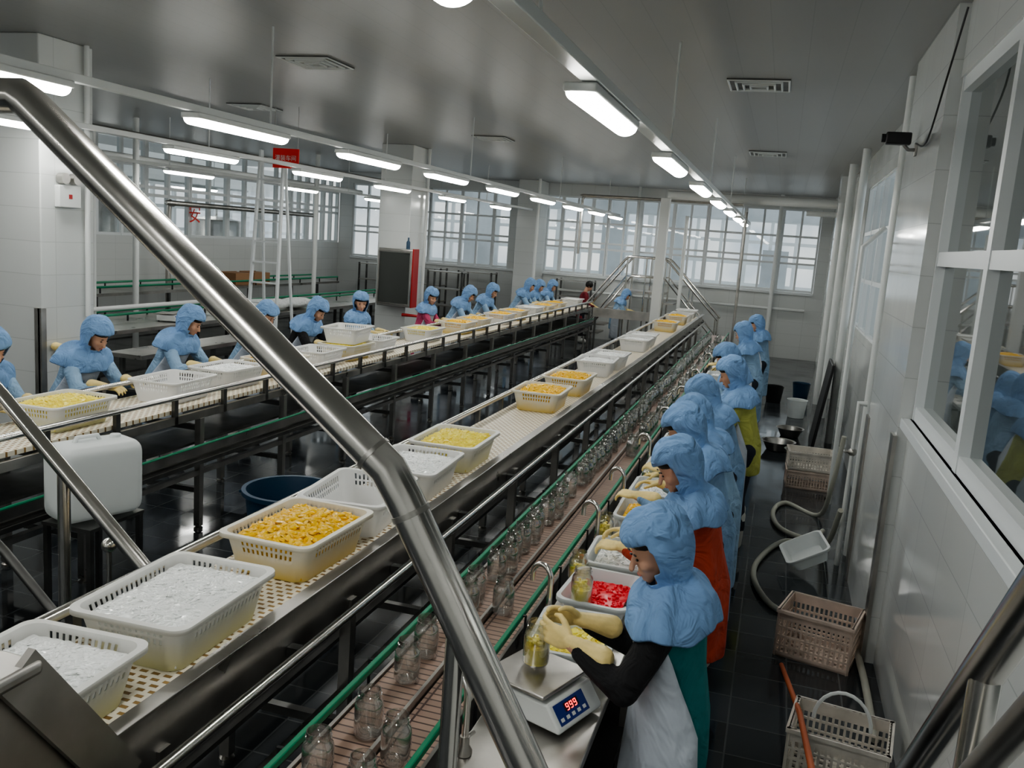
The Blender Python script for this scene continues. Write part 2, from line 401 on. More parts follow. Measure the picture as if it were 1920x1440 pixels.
    if apron:
        n=26; vs=[]; lv=[(.36,.11,.10,60),(.31,.132,.168,80),(.25,.135,.170,90),(.17,.131,.165,100),(.08,.142,.178,112),(.0,.15,.186,120),(-.15,.158,.2,124),(-.30,.166,.208,124),(-.45,.172,.214,124),(-.54,.175,.22,124)]
        for q,(z,rx,ry,w) in enumerate(lv):
            w=w*wrap
            c=pel+up*z if z>0 else pel+Vector((0,0,z))
            for k in range(n):
                th=math.radians(-w+2*w*k/(n-1)); pl=1+.03*max(0,-z+.2)*3*math.sin(6*th+q*.2)
                vs.append(c+Vector((rx*math.cos(th)*pl,ry*math.sin(th)*pl,0)))
        fs=[(q*n+k,(q+1)*n+k,(q+1)*n+k+1,q*n+k+1) for q in range(len(lv)-1) for k in range(n-1)]
        part(MB().add(vs,fs),'apron','apron',P,solid=.004)
    return P
# ------------------------------------------------------------ room
XR=.82; XF=1.0; YF=22.5; XL=-12; ZC=3.9; YB=-3.5
struct(MB().box(XL,XF+.1,YB,YF,-.1,0),'floor','floor','dark wet square-tiled factory floor')
struct(MB().box(XL-3.5,XF+2.6,YB,YF,ZC,ZC+.1),'ceiling','ceil','grey-white panelled ceiling')
mb=MB()
mb.box(XR,XR+.15,YB,5.6,0,1.56).box(XR,XR+.15,YB,5.6,3.5,ZC).box(XR,XR+.15,YB,.2,1.56,3.5)
struct(mb,'wall_right','tileX','white glossy tiled wall below interior windows')
struct(MB().box(.76,1.1,5.6,7.2,0,ZC),'wall_pier','tileX','white tiled wall pier')
mb=MB().box(XF,XF+.15,7.2,YF,0,1.6).box(XF,XF+.15,7.2,YF,3.45,ZC).box(XF,XF+.15,13.2,YF,1.6,3.45).box(XF,XF+.15,7.2,8.2,1.6,3.45).box(.8,XF,16.6,17.2,0,ZC)
struct(mb,'wall_right_rear','tileX','white tiled wall with pilaster')
mb=MB().box(XL,XF,YF,YF+.2,0,1.62).box(XL,XF,YF,YF+.2,3.6,ZC)
for a,b in ((XL,-11.6),(-7,-6.4),(.75,XF)): mb.box(a,b,YF,YF+.2,1.62,3.6)
struct(mb,'wall_back','tileY','white tiled end wall below bright windows')
struct(MB().box(XL,XF,YB-.15,YB,0,ZC),'wall_front','tileY','white tiled wall')
struct(MB().box(XL-.15,XL,YB,YF,0,1.95).box(XL-.15,XL,YB,YF,3.8,ZC).box(XL-.15,XL,YB,3,1.95,3.8),'wall_left','tileX','white wall below long interior windows')
wn=[0]
def window(axis,c,a0,a1,z0,z1,cols,rows,glass,label,split=None,fw=.05,heavy=0):
    wn[0]+=1; o=root('window_%d'%wn[0],(0,0,0),0,label,None,None,'structure')
    f=MB(); a0+=.005; a1-=.005
    def bx(p0,p1,q0,q1,t=.05):
        if axis=='x': f.box(c-t,c+t,p0,p1,q0,q1)
        else: f.box(p0,p1,c-t,c+t,q0,q1)
    for i in range(cols+1):
        p=a0+(a1-a0)*i/cols; w=fw*(1.8 if heavy and i%heavy==0 else 1)
        p0=max(a0,p-w/2); p1=min(a1,p+w/2); bx(p0,p1,z0,z1)
    zs=split or [z0+(z1-z0)*j/rows for j in range(rows+1)]
    for z in zs: bx(a0,a1,z-fw/2,z+fw/2,.045)
    part(f,'window_frame','alu',o)
    if glass:
        g=MB()
        if axis=='x': g.add([(c,a0,z0),(c,a1,z0),(c,a1,z1),(c,a0,z1)],[(0,1,2,3)])
        else: g.add([(a0,c,z0),(a1,c,z0),(a1,c,z1),(a0,c,z1)],[(0,1,2,3)])
        part(g,'glass',glass,o)
    return o
window('x',XR+.06,.2,5.6,1.56,3.5,4,2,'paned','white framed interior window with grey glass',[1.60,2.5,3.46],.08)
window('x',XF+.06,8.2,13.2,1.6,3.45,5,3,'pane','white framed window band')
for a,b,c in ((-11.6,-9.3,5),(-9.3,-7.0,5),(-6.4,-4.4,5),(-4.4,-1.9,6),(-1.9,.75,6)):
    window('y',YF+.08,a,b,1.62,3.6,c,3,'pane','bright white-framed end window',[1.65,2.3,2.45,2.95,3.58],.05,2)
for a,b in ((3,8),(8,12),(12,16),(16,20),(20,YF)):
    window('x',XL-.06,a,b,1.95,3.8,6,3,'pane','white-framed interior window band',[1.97,2.75,2.9,3.3,3.78],.06,2)
struct(MB().box(XL-4.4,XL-4.3,0,YF+6,0,1.4).box(XL-4.4,XL-4.3,0,YF+6,3.2,4),'wall_neighbour_room','white','pale wall of neighbouring room behind glass')
window('x',XL-4.3,4,14,1.4,3.2,12,3,None,'white window lattice of neighbouring room',None,.09,3)
window('x',XL-4.3,14,28,1.4,3.2,16,3,None,'white window lattice of neighbouring room',None,.09,3)
struct(MB().box(XL-4.3,XL-.15,0,YF,-.1,0),'floor_neighbour_room','concrete','grey floor of neighbouring room')
struct(MB().box(3.4,3.5,-3,7.5,0,ZC).box(XR+.15,3.4,7.3,7.5,0,ZC).box(XR+.15,3.4,-3.2,-3,0,ZC).box(XR+.1,3.4,-3,7.3,-.1,0),'wall_corridor','concrete','dim corridor wall behind interior windows')
window('y',26,-12,3,1.0,3.4,22,4,None,'white lattice window of building beyond',None,.09,4)
struct(MB().box(-12,3,25.9,26,0,1.0).box(-12,3,25.9,26,3.4,4.4).box(-9.5,-8.4,25.9,26,1,3.4).box(-5.2,-4.5,25.9,26,1,3.4).box(-3.6,-2.8,25.9,26,1,3.4).box(-.6,.1,25.9,26,1,2.6),'wall_building_beyond','concrete','pale wall of building beyond the end windows')
struct(MB().box(XR-.05,XR+.02,.1,5.6,1.5,1.56),'trim_1','alu','white window sill ledge',.005)
struct(MB().box(-11.6,.75,YF-.06,YF,1.56,1.62),'trim_2','alu','white window sill ledge')
for i,(x0,x1,y,w) in enumerate(((-7.05,-6.4,6.75,.64),(-6.95,-6.35,14.9,.8),(-6.6,-6.0,22.1,.7))):
    struct(MB().box(x0,x1,y-w/2,y+w/2,0,ZC),'wall_pillar_%d'%(i+1),'tileX','square white tiled pillar',.01)
struct(MB().box(-6.42,-6.38,6.40,6.46,0,1.5).box(-6.46,-6.4,6.40,6.43,0,1.5),'trim_3','steel','steel corner guard on pillar')
struct(MB().box(.74,.765,5.58,5.7,0,1.45).box(.745,.765,7.05,7.22,0,1.3),'trim_4','steel','steel corner guard on wall pier')
# ------------------------------------------------------------ ceiling fittings
def lamp():
    P=root('ceiling_light',(0,0,3.05),0,'lit white fluorescent batten light under trunking','ceiling light','suspended factory lights')
    part(MB().box(-.075,.075,-.58,.58,.035,.075),'lamp_housing','white',P,bevel=.008)
    mb=MB()
    n=12; vs=[];L=.56
    for y in (-L,L):
        for k in range(n+1):
            a=pi+pi*k/n; vs.append((.066*math.cos(a),y,.035+.045*math.sin(a)))
    fs=[(k,k+1,n+1+k+1,n+1+k) for k in range(n)]+[tuple(range(n+1)),tuple(range(2*n+1,n,-1))]
    part(mb.add(vs,fs),'diffuser','tubeon',P)
    return P
def trunk(x,y0,y1,z,ys,w=.03):
    P=root('lighting_trunk',(x,0,z),0,'long white lighting trunking hung on rods','light rail')
    part(MB().box(-w,w,y0,y1,0,.05),'channel','white',P,bevel=.004)
    reps(MB().tube([(0,0,.05),(0,0,ZC-z)],.008,8),'hanging_rod','white',P,[(0,y,0) for y in ys])
L0=lamp()
first=True
rows=[(-.92,[-2.4,-.6,1.75,4.4,7.05,9.65,12.2,14.8,17.4,20.0]),(-3.93,[-2.6,-.7,1.4,3.55,5.8,7.95,10.0,12.2,14.4,16.6,18.8,21]),(-6.15,[-1,1.5,3.9,6.0,8.4,10.9,13.3,16,19]),(-9.4,[5,9,12.5,16,19.5]),(-14.3,[9,12.5,16,19.5]),(2.4,[1.5,4.5])]  # lamps at negative y are unseen, added behind the camera as fill light
for x,ys in rows:
    for y in ys:
        if first: L0.location=(x,y,3.05); first=False
        else: dup(L0,(x,y,3.05))
trunk(-.88,-3,21.5,3.128,[3.0,6.6,10.2,14,18],.04)
trunk(-3.93,-3,21.5,3.128,[1.6,6.2,10.8,15.5,20],.022)
trunk(-6.15,-3,21.5,3.128,[4,8.5,13,18]); trunk(-9.4,2,21.5,3.128,[6,12,18]); trunk(-14.3,6,21.5,3.128,[8,14,20])
trunk(2.4,.5,5.6,3.128,[1,5])
def vent(loc):
    P=root('air_vent',loc,0,'square louvred ceiling air vent','air vent','ceiling vents')
    for i,s in enumerate((.25,.19,.13,.07)):
        z=-.008-.006*i
        part(MB().tube([(-s,-s,z),(s,-s,z),(s,s,z),(-s,s,z)],.014,6,closed=True),'louvre','white',P)
    part(MB().box(-.26,.26,-.26,.26,-.012,-.001),'vent_plate','dsteel',P)
    return P
v0=vent((-.38,8.16,ZC))
for p in ((-4.3,7.5,ZC),(-.4,13.5,ZC),(-4.4,13,ZC),(-6.9,10.5,ZC)): dup(v0,p)
# ------------------------------------------------------------ conveyors
def frange(a,b,s):
    out=[]; 
    while a<b: out.append(a); a+=s
    return out
def conveyor(x0,x1,y0,y1,z,name,label,plate_side=None,pitch=.6):
    P=root(name,(0,0,0),0,label,'conveyor')
    part(MB().box(x0,x1,y0,y1,z-.03,z),'belt','belt',P)
    for s,x in ((-1,x0-.035),(1,x1+.035)):
        if s==plate_side:
            part(MB().add([(x-.008,y0,z-.14),(x+.008,y0,z-.14),(x+.008,y0,z+.068),(x+.05,y0,z+.068),(x+.05,y0,z+.078),(x-.008,y0,z+.078),(x-.008,y1,z-.14),(x+.008,y1,z-.14),(x+.008,y1,z+.068),(x+.05,y1,z+.068),(x+.05,y1,z+.078),(x-.008,y1,z+.078)],
                 [(k,(k+1)%6,6+(k+1)%6,6+k) for k in range(6)]+[(5,4,3,2,1,0),(6,7,8,9,10,11)]),'side_plate','steel',P,bevel=.002)
            part(MB().tube([(x+.075,y0,z-.10),(x+.075,y1,z-.10)],.02,12),'guide_tube','tube',P)
            reps(MB().box(x+.01,x+.06,-.02,.02,z-.13,z-.09),'bracket','dsteel',P,[(0,y,0) for y in frange(y0+.3,y1,.9)])
        else:
            part(MB().tube([(x,y0,z+.1),(x,y1,z+.1)],.022,12),'guard_rail','tube',P)
            part(MB().box(x-.015,x+.015,y0,y1,z-.1,z-.04),'side_beam','steel',P)
            reps(MB().box(x-.015,x+.015,-.02,.02,z-.1,z+.09),'rail_post','dsteel',P,[(0,y,0) for y in frange(y0+.2,y1,pitch)])
    ys=frange(y0+.5,y1,1.2)
    for x in (x0-.03,x1+.03):
        mb=MB().box(x-.025,x+.025,-.025,.025,0.03,z-.1); mb.lathe([(0,0),(.035,0),(.035,.015),(.012,.03),(.012,.05)],10,(x,0,0))
        reps(mb,'leg','steel',P,[(0,y,0) for y in ys])
    reps(MB().box(x0,x1,-.02,.02,.3,.34),'cross_brace','dsteel',P,[(0,y,0) for y in ys])
    reps(MB().box(x0,x1,-.02,.02,z-.2,z-.16),'cross_brace','dsteel',P,[(0,y,0) for y in ys])
    for x in (x0-.03,x1+.03): part(MB().box(x-.02,x+.02,y0+.3,y1-.3,.45,.49),'lower_beam','steel',P)
    part(MB().box(x0+.02,x1-.02,y0+.2,y1-.2,z-.32,z-.30),'return_belt','dsteel',P)
    return P
conveyor(-2.14,-1.62,1.5,19.9,1.0,'basket_conveyor','raised stainless basket conveyor with cream perforated belt',1)
P=conveyor(-4.78,-4.2,1.6,20.3,1.0,'basket_conveyor','raised stainless basket conveyor with ladder-style guard rail')
part(MB().box(-4.08,-4.04,1.8,20,.66,.72),'lower_beam','steel',P)
part(MB().tube([(-4.02,1.8,.74),(-4.02,20,.74)],.010,8),'green_guide','green',P,'green plastic guide strip')
part(MB().box(-4.2,-4.0,1.8,20,.60,.63),'drip_tray','dsteel',P)
P=root('support_frame',(0,0,0),0,'dark steel frame with green edge beneath belt line','frame')
part(MB().box(-2.55,-2.50,2.6,17,.62,.68),'beam','dsteel',P); part(MB().tube([(-2.525,2.6,.71),(-2.525,17,.71)],.010,8),'green_guide','green',P)
part(MB().box(-2.42,-2.38,2.6,17,.3,.34),'beam','dsteel',P)
reps(MB().box(-2.55,-2.51,-.02,.02,0,.62),'leg','dsteel',P,[(0,y,0) for y in frange(3,17,1.5)])
def lane(xa,xb,y0,y1,z,label,mid=None):
    P=root('jar_conveyor',(0,0,0),0,label,'conveyor')
    xm=mid or (xa+xb)/2
    part(MB().box(xa+.01,xm-.012,y0,y1,z-.02,z),'slat_chain','chain',P)
    part(MB().box(xm+.012,xb-.01,y0,y1,z-.02,z),'slat_chain','chain',P)
    part(MB().box(xm-.006,xm+.006,y0,y1,z-.05,z+.03),'divider_strip','steel',P)
    for x in (xa,xb):
        part(MB().box(x-.006,x+.006,y0,y1,z-.14,z+.01),'side_frame','steel',P)
        part(MB().box(x-.010,x+.010,y0,y1,z+.06,z+.085),'green_guide','green',P,'green plastic guide rail',bevel=.004)
        sx=.02 if x==xb else -.03
        reps(MB().tube([(x+sx,0,z-.08),(x+sx,0,z+.075),(x,0,z+.075)],.007,6),'guide_bracket','dark',P,[(0,y,0) for y in frange(y0+.2,y1,.6)])
    for x in (xa+.02,xb-.02): reps(MB().box(x-.02,x+.02,-.02,.02,0,z-.1),'leg','steel',P,[(0,y,0) for y in frange(y0+.4,y1,1.5)])
    reps(MB().box(xa+.02,xb-.02,-.015,.015,.25,.28),'cross_brace','dsteel',P,[(0,y,0) for y in frange(y0+.4,y1,1.5)])
    return P
lane(-1.22,-.86,1.3,17.5,.85,'twin-lane brown slat jar conveyor with green guides',-1.03)
P=root('work_counter',(0,0,0),0,'long stainless work counter beside jar conveyor','counter')
part(MB().box(-.80,-.42,1.9,15.8,.81,.85),'counter_top','steel',P,bevel=.004)
for x in (-.77,-.46): reps(MB().box(x-.02,x+.02,-.02,.02,0,.81),'leg','steel',P,[(0,y,0) for y in frange(2.1,15.8,1.7)])
reps(MB().box(-.77,-.46,-.015,.015,.2,.23),'cross_brace','dsteel',P,[(0,y,0) for y in frange(2.1,15.8,1.7)])
part(MB().box(-.78,-.45,2.0,15.7,.24,.26),'lower_shelf','dsteel',P)
def faucet(loc,rz):
    P=root('faucet',loc,rz,'chrome gooseneck faucet on counter edge','faucet','gooseneck faucets')
    pts=[(0,0,0),(0,0,.20)]+[(.05-.05*math.cos(a),0,.20+.05*math.sin(a)) for a in [pi*i/10 for i in range(1,11)]]+[(.10,0,.165)]
    part(MB().tube(pts,.012,12),'spout','tube',P); part(MB().lathe([(0,0),(.026,0),(.026,.012),(.016,.03),(.016,.06),(0,.06)],14),'base','steel',P)
    part(MB().tube([(0,0,.05),(0,-.04,.06)],.007,8),'lever','steel',P)
    return P
f0=faucet((-.775,3.42,.852),pi*.85)
for y in (2.40,4.42,5.2,6.3,7.5,8.8,10.2,12): dup(f0,(-.775,y,.852))
# ------------------------------------------------------------ baskets
def basket_mesh(L,W,h,slots=True,taper=.035,mat_='bask',cr=.05,rim=.018,name='basket'):
    nl=int(L/.016)|1; nw=int(W/.016)|1
    def ring(ex,z):
        a=W/2-ex; b=L/2-ex; r=cr; pts=[]
        per=[('l',(a,-b+r),(a,b-r)),('a',(a-r,b-r),0),('l',(a-r,b),(-a+r,b)),('a',(-a+r,b-r),1),('l',(-a,b-r),(-a,-b+r)),('a',(-a+r,-b+r),2),('l',(-a+r,-b),(a-r,-b)),('a',(a-r,-b+r),3)]
        for p in per:
            if p[0]=='l':
                ns=nl if abs(p[1][0]-p[2][0])<1e-6 else nw
                for i in range(ns): t=i/ns; pts.append((p[1][0]+(p[2][0]-p[1][0])*t,p[1][1]+(p[2][1]-p[1][1])*t,z))
            else:
                for i in range(6): 
                    an=pi/2*(p[2]+i/6); pts.append((p[1][0]+r*math.cos(an),p[1][1]+r*math.sin(an),z))
        return pts
    lab=[]
    for q in (0,1,2,3):
        ns=nl if q%2==0 else nw
        lab+=[(1 if (i%2==1 and 1<i<ns-1) else 0) for i in range(ns)]+[0]*6
    zs=[0,h*.06,h*.44,h*.56,h*.68,h*.74,h*.90,h] if slots else [0,h*.5,h]
    rings=[ring(taper*(1-z/h),z) for z in zs]
    n=len(rings[0]); mb=MB(); vs=[p for r in rings for p in r]; fs=[]
    for q in range(len(zs)-1):
        for k in range(n):
            if slots and q in (3,5) and lab[k]: continue
            k2=(k+1)%n; fs.append((q*n+k,q*n+k2,(q+1)*n+k2,(q+1)*n+k))
    fs.append(tuple(range(n))[::-1])
    o=len(vs); vs+=ring(-rim,h); vs+=ring(-rim,h-.016)
    t=(len(zs)-1)*n
    for k in range(n):
        k2=(k+1)%n; fs.append((t+k,t+k2,o+k2,o+k)); fs.append((o+k,o+k2,o+n+k2,o+n+k))
    mb.add(vs,fs); me=mb.mesh(name,mat_); return me
BM={k:basket_mesh(.55,.40,.17,True,mat_=v) for k,v in (('w','bask'),('y','basky'),('p','baskp'))}
def pile(L,W,h,m,kind,n=420,seed=1,size=.02,dome=.026,tilt=.5,jit=.008):
    rnd=random.Random(seed); mb=MB()
    gx,gy=17,24; vs=[]
    for j in range(gy):
        for i in range(gx):
            u=i/(gx-1)*2-1; v=j/(gy-1)*2-1
            vs.append((u*W/2,v*L/2,h+dome*(1-u*u)*(1-v*v)+rnd.uniform(-.004,.004)))
    fs=[(j*gx+i,j*gx+i+1,(j+1)*gx+i+1,(j+1)*gx+i) for j in range(gy-1) for i in range(gx-1)]
    mb.add(vs,fs)
    mb.box(-W/2+.02,W/2-.02,-L/2+.02,L/2-.02,.006,h-.01)
    for _ in range(n):
        u=rnd.uniform(-.97,.97); v=rnd.uniform(-.97,.97); z=h+dome*(1-u*u)*(1-v*v)+rnd.uniform(-.003,jit)
        R=Euler((rnd.uniform(-tilt,tilt),rnd.uniform(-tilt,tilt),rnd.uniform(0,6.28))).to_matrix(); c=Vector((u*(W/2-.012),v*(L/2-.012),z))
        s=size*rnd.uniform(.75,1.25)
        if kind=='slice':
            pts=[]; prof=[(1,0),(.7,.7),(0,1),(-.7,.7),(-1,0),(0,-.5)]
            for i in range(6):
                a=-1+2*i/5; w=max(.12,1-a*a*.9)**.5
                for (py_,pz_) in prof: pts.append(c+R@Vector((a*s*.8,(py_*.48*w+.3*a*a)*s,pz_*.42*w*s)))
            mb.add(pts,[(i*6+k,i*6+(k+1)%6,(i+1)*6+(k+1)%6,(i+1)*6+k) for i in range(5) for k in range(6)]+[(0,1,2,3,4,5),(35,34,33,32,31,30)])
        elif kind=='cube':
            b=[c+R@Vector((x*s*.55,y*s*.5,zz*s*.42)) for zz in (-1,1) for y in (-1,1) for x in (-1,1)]
            mb.add(b,[(0,2,3,1),(4,5,7,6),(0,1,5,4),(2,6,7,3),(0,4,6,2),(1,3,7,5)])
        elif kind=='strip':
            o=len(mb.v); mb.ball((0,0,0),(s*1.3,s*.5,s*.3),8)
            for i in range(o,len(mb.v)): mb.v[i]=tuple(c+R@Vector(mb.v[i]))
        else: mb.ball(c,s*.5,8)
    me=mb.mesh('fruit_pile',m)
    return me
PM={'y':pile(.50,.35,.140,'yellow','slice',560,1,.023,.036),'p':pile(.50,.35,.135,'pale','cube',620,2,.023,.03),'w':pile(.50,.35,.138,'ice','strip',850,3,.014,.022,.22,.004)}
names={'y':('golden peach slices','fruit'),'p':('pale yellow pineapple chunks','fruit'),'w':('white coconut jelly strips','coconut jelly')}
pname={'y':'peach_slices','p':'pineapple_chunks','w':'coconut_jelly'}
def basket(x,y,z,k,fill,rz=0):
    o=bpy.data.objects.new('plastic_basket',BM[k]); link(o); o.location=(x,y,z); o.rotation_euler=(0,0,rz)
    s=o.modifiers.new('s','SOLIDIFY'); s.thickness=.0035; s.offset=-1
    meta(o,'white slotted plastic basket '+('holding '+names[fill][0] if fill else 'standing empty')+' on conveyor','basket','slotted baskets on the conveyors')
    if fill:
        c=bpy.data.objects.new(pname[fill],PM[fill]); link(c); c.location=(x,y,z+.004); c.rotation_euler=(0,0,rz+(pi if random.random()<.5 else 0))
        meta(c,'heap of '+names[fill][0]+' filling a white basket',names[fill][1],None,'stuff')
    return o
for y,k,f,r in ((1.78,'p','w',.05),(2.45,'p','w',.03),(3.26,'y','y',-.03),(3.86,'w',None,.1),(4.5,'w','w',.05),(5.18,'p','p',.02),(7.35,'y','y',.03),(8.3,'y','y',0),(9.7,'w','w',.05),(10.35,'w','w',0),(12.4,'w','w',0),(13.1,'w','w',.03),(15.8,'y','y',0),(17.5,'y','y',0),(18.3,'w',None,0),(19.4,'w','w',0)):
    basket(-1.87+random.uniform(-.015,.015),y,1.002,k,f,r)
for y,k,f,r in ((4.66,'p','p',.02),(5.8,'w',None,.05),(6.55,'w','w',-.03),(7.3,'y','y',0),(8.05,'w',None,.04),(8.72,'y','p',0),(9.4,'w',None,.06),(10.9,'w','p',0),(12.2,'y','y',0),(12.95,'y','y',0),(14.2,'w','y',0),(15.1,'y','y',0),(16.2,'w','w',0),(17.0,'y','y',0),(18,'y','y',0),(19.6,'w','w',0)):
    basket(-4.49+random.uniform(-.02,.02),y,1.002,k,f,r)
basket(-4.52,8.78,1.176,'w',None,.12)
BS=basket_mesh(.40,.29,.10,False,.03,'basin',.05,.012,'basin')
def basin(x,y,m,kind,h,rz,label,seed=5,n=200):
    o=bpy.data.objects.new('plastic_basin',BS); link(o); o.location=(x,y,.852); o.rotation_euler=(0,0,rz)
    s=o.modifiers.new('s','SOLIDIFY'); s.thickness=.004; s.offset=-1
    meta(o,'white plastic basin with '+label+' on counter','basin','basins on the counter')
    if m:
        c=bpy.data.objects.new(label.replace(' ','_'),pile(.33,.225,h,m,kind,n,seed,.016,.015)); link(c); c.location=(x,y,.857); c.rotation_euler=(0,0,rz)
        meta(c,label+' heaped in a white basin','fruit',None,'stuff')
basin(-.61,3.19,'pale','cube',.03,.05,'pineapple pieces',5,260)
basin(-.60,3.68,'red','ball',.055,-.05,'red cherries',6,160)
basin(-.60,4.17,'ice','strip',.07,.02,'white jelly strips',7,300)
basin(-.60,4.95,'yellow','slice',.07,.02,'golden fruit slices',8,320)
basin(-.60,5.48,'ice','strip',.06,0,'pale jelly strips',9,250)
basin(-.60,6.1,'pale','cube',.06,0,'pineapple cubes',10,260)
for i,y in enumerate((7.0,8.0,9.0,10.0,11.2,12.6,14.0)): basin(-.60,y,('yellow','ice','pale')[i%3],('slice','strip','cube')[i%3],.06,0,('peach slices','jelly strips','pineapple cubes')[i%3],11+i,110)
# ------------------------------------------------------------ jars
jp=[(.0,.004),(.04,.004),(.046,.012),(.047,.02),(.047,.105),(.043,.122),(.036,.132),(.036,.138),(.039,.14),(.039,.146),(.036,.148),(.036,.16),(.033,.16),(.033,.132),(.04,.12),(.044,.1),(.044,.02),(.038,.009),(0,.009)]
JM=MB().lathe(jp,20).mesh('glass_jar','glass')
for p in JM.polygons: p.use_smooth=True
def jar(x,y,z,label='empty clear glass jar on slat conveyor',s=1):
    o=bpy.data.objects.new('glass_jar',JM); link(o); o.location=(x,y,z); o.scale=(s,s,s)
    return meta(o,label,'jar','glass jars')
for x,y in ((-1.09,2.37),(-.95,2.27),(-1.12,2.10),(-.95,2.04),(-1.12,2.74),(-1.13,2.94),(-1.11,3.36),(-1.13,3.5),(-.98,3.44),(-1.12,3.78),(-1.1,3.9),(-1.13,4.08),(-1.12,4.2),(-1.11,4.36),(-1.13,4.5),(-1.12,4.7),(-1.1,4.84),(-1.12,5.05),(-1.13,5.3)): jar(x,y,.852)
y=5.6
while y<16:
    jar(-1.12+random.uniform(-.02,.02),y,.852)
    if random.random()<.5 and y>6.5: jar(-.945,y+.04,.852)
    y+=random.uniform(.105,.165)
def filled(x,y,z,label):
    jar(x,y,z,label)
    mb=MB().lathe([(0,.011),(.0415,.012),(.0425,.02),(.0425,.07),(0,.072)],18)
    rnd=random.Random(int(y*100))
    for i in range(40):
        a=rnd.uniform(0,6.28); r=rnd.uniform(.0,.032); mb.ball((r*math.cos(a),r*math.sin(a),rnd.uniform(.068,.1)),(.009,.008,.007),6)
    single(mb,'fruit_pieces','pale',(x,y,z),0,'yellow fruit pieces inside a glass jar','fruit',None,'stuff')
filled(-.665,2.80,.987,'glass jar of fruit standing on the scale plate')
filled(-.66,3.52,.93,'glass jar of fruit standing in cherry basin')
filled(-.76,4.58,.852,'filled glass jar beside faucet on counter')
filled(-.76,3.92,.852,'filled glass jar on counter')
filled(-.70,5.78,.852,'filled glass jar on counter')
# ------------------------------------------------------------ weighing scale
def scale_(loc,rz,label):
    P=root('weighing_scale',loc,rz,label,'scale','electronic weighing scales')
    vs=[(-.14,-.13,.015),(.17,-.13,.015),(.17,.13,.015),(-.14,.13,.015),(-.14,-.13,.10),(.115,-.13,.10),(.115,.13,.10),(-.14,.13,.10),(.17,-.13,.03),(.17,.13,.03)]
    fs=[(0,3,2,1),(4,5,6,7),(0,1,8,5,4),(2,3,7,6,9),(0,4,7,3),(5,8,9,6),(1,2,9,8)]
    part(MB().add(vs,fs),'body','white',P,bevel=.01)
    part(MB().box(-.155,.105,-.14,.14,.115,.128),'weighing_plate','steel',P,'steel plate',bevel=.005)
    part(MB().lathe([(.04,.09),(.04,.118),(0,.118)],14),'plate_support','dsteel',P)
    d=Vector((.055,0,-.07)).normalized(); nrm=Vector((.07,0,.055)).normalized(); c=Vector((.1425,0,.065))
    def quad(u0,u1,w0,w1,off): return [c+d*u0+Vector((0,w0,0))+nrm*off,c+d*u1+Vector((0,w0,0))+nrm*off,c+d*u1+Vector((0,w1,0))+nrm*off,c+d*u0+Vector((0,w1,0))+nrm*off]
    part(MB().add(quad(-.034,.036,-.11,.06,.001),[(0,1,2,3)]),'panel','panel',P,'dark blue keypad panel')
    part(MB().add(quad(-.024,.004,-.06,.02,.002),[(0,1,2,3)]),'display','dark',P)
    mb=MB()
    for i in range(3):
        for (u,w,lu,lw) in ((-.020,0,.003,.012),(-.010,0,.003,.012),(.000,0,.003,.012),(-.020,-.001,.010,.003),(-.020,.011,.010,.003),(-.010,.011,.010,.003)):
            w0=-.05+i*.022+w; mb.add(quad(u,u+lu,w0,w0+lw,.0035),[(0,1,2,3)])
    part(mb,'digits','digit',P,'red lit digits')
    mb=MB()
    for i in range(5): mb.add(quad(.014,.026,-.10+i*.032,-.082+i*.032,.002),[(0,1,2,3)])
    part(mb,'keys','white',P)
    for x in (-.12,.13):
        for yy in (-.09,.09): part(MB().lathe([(0,0),(.014,0),(.014,.016),(0,.016)],10,(x,yy,0)),'foot','dark',P)
    return P
s0=scale_((-.63,2.77,.852),-.36,'white electronic scale with steel plate on counter')
# ------------------------------------------------------------ people, right-hand line (facing -x)
person((-.21,2.92,0),pi,'worker in blue hood and black sleeves holding jar on scale',hands=((.33,.155,1.11),(.335,0.0,1.13)),lean=.10,hp=.40,hy=.5,coat='teal',sleeve='black',vox=.009,near=True,palm=((.2,-1,-.2),(.2,1,-.2)),hem=.7,wrap=1.1)
person((-.21,4.15,0),pi,'worker in blue hood and rust-orange jacket sorting fruit',hands=((.38,.12,1.03),(.38,-.16,1.03)),coat='orange',vox=.010,near=True,hp=.42,hy=.4,lean=.22,wrap=.75)
GR='workers along the jar line'
rr=[(-.23,4.95,'blue',.4,.25,.28),(-.22,5.62,'lblue',.45,-.1,.32),(-.24,6.6,'blue',.5,.1,.32),(-.15,7.45,'yelc',.3,.1,.22),(-.23,8.6,'lblue',.3,.3,.28),(-.25,9.5,'blue',.5,0,.34),(-.22,11.5,'lblue',.25,-.2,.26),(-.17,13.9,'lblue',.35,.2,.15)]
LBL={'blue':'worker in blue hood and blue smock bending over counter','lblue':'worker in blue hood and light blue smock at counter','yelc':'worker in blue hood and lime yellow jacket at counter'}
for i,(x,y,c,hp,hy,ln) in enumerate(rr):
    person((x,y,0),pi+random.uniform(-.15,.15),LBL[c],coat=c,hp=hp,hy=hy,lean=ln,vox=.012 if i<3 else .016,hem=.35 if c!='yelc' else .65,wrap=.8,
      hands=((.38+random.uniform(-.07,.06),.12,.98+random.uniform(-.02,.09)),(.38+random.uniform(-.07,.06),-.12,.98+random.uniform(-.02,.09))),s=random.uniform(.97,1.02),group=GR)
GL2='workers along the raised basket line'
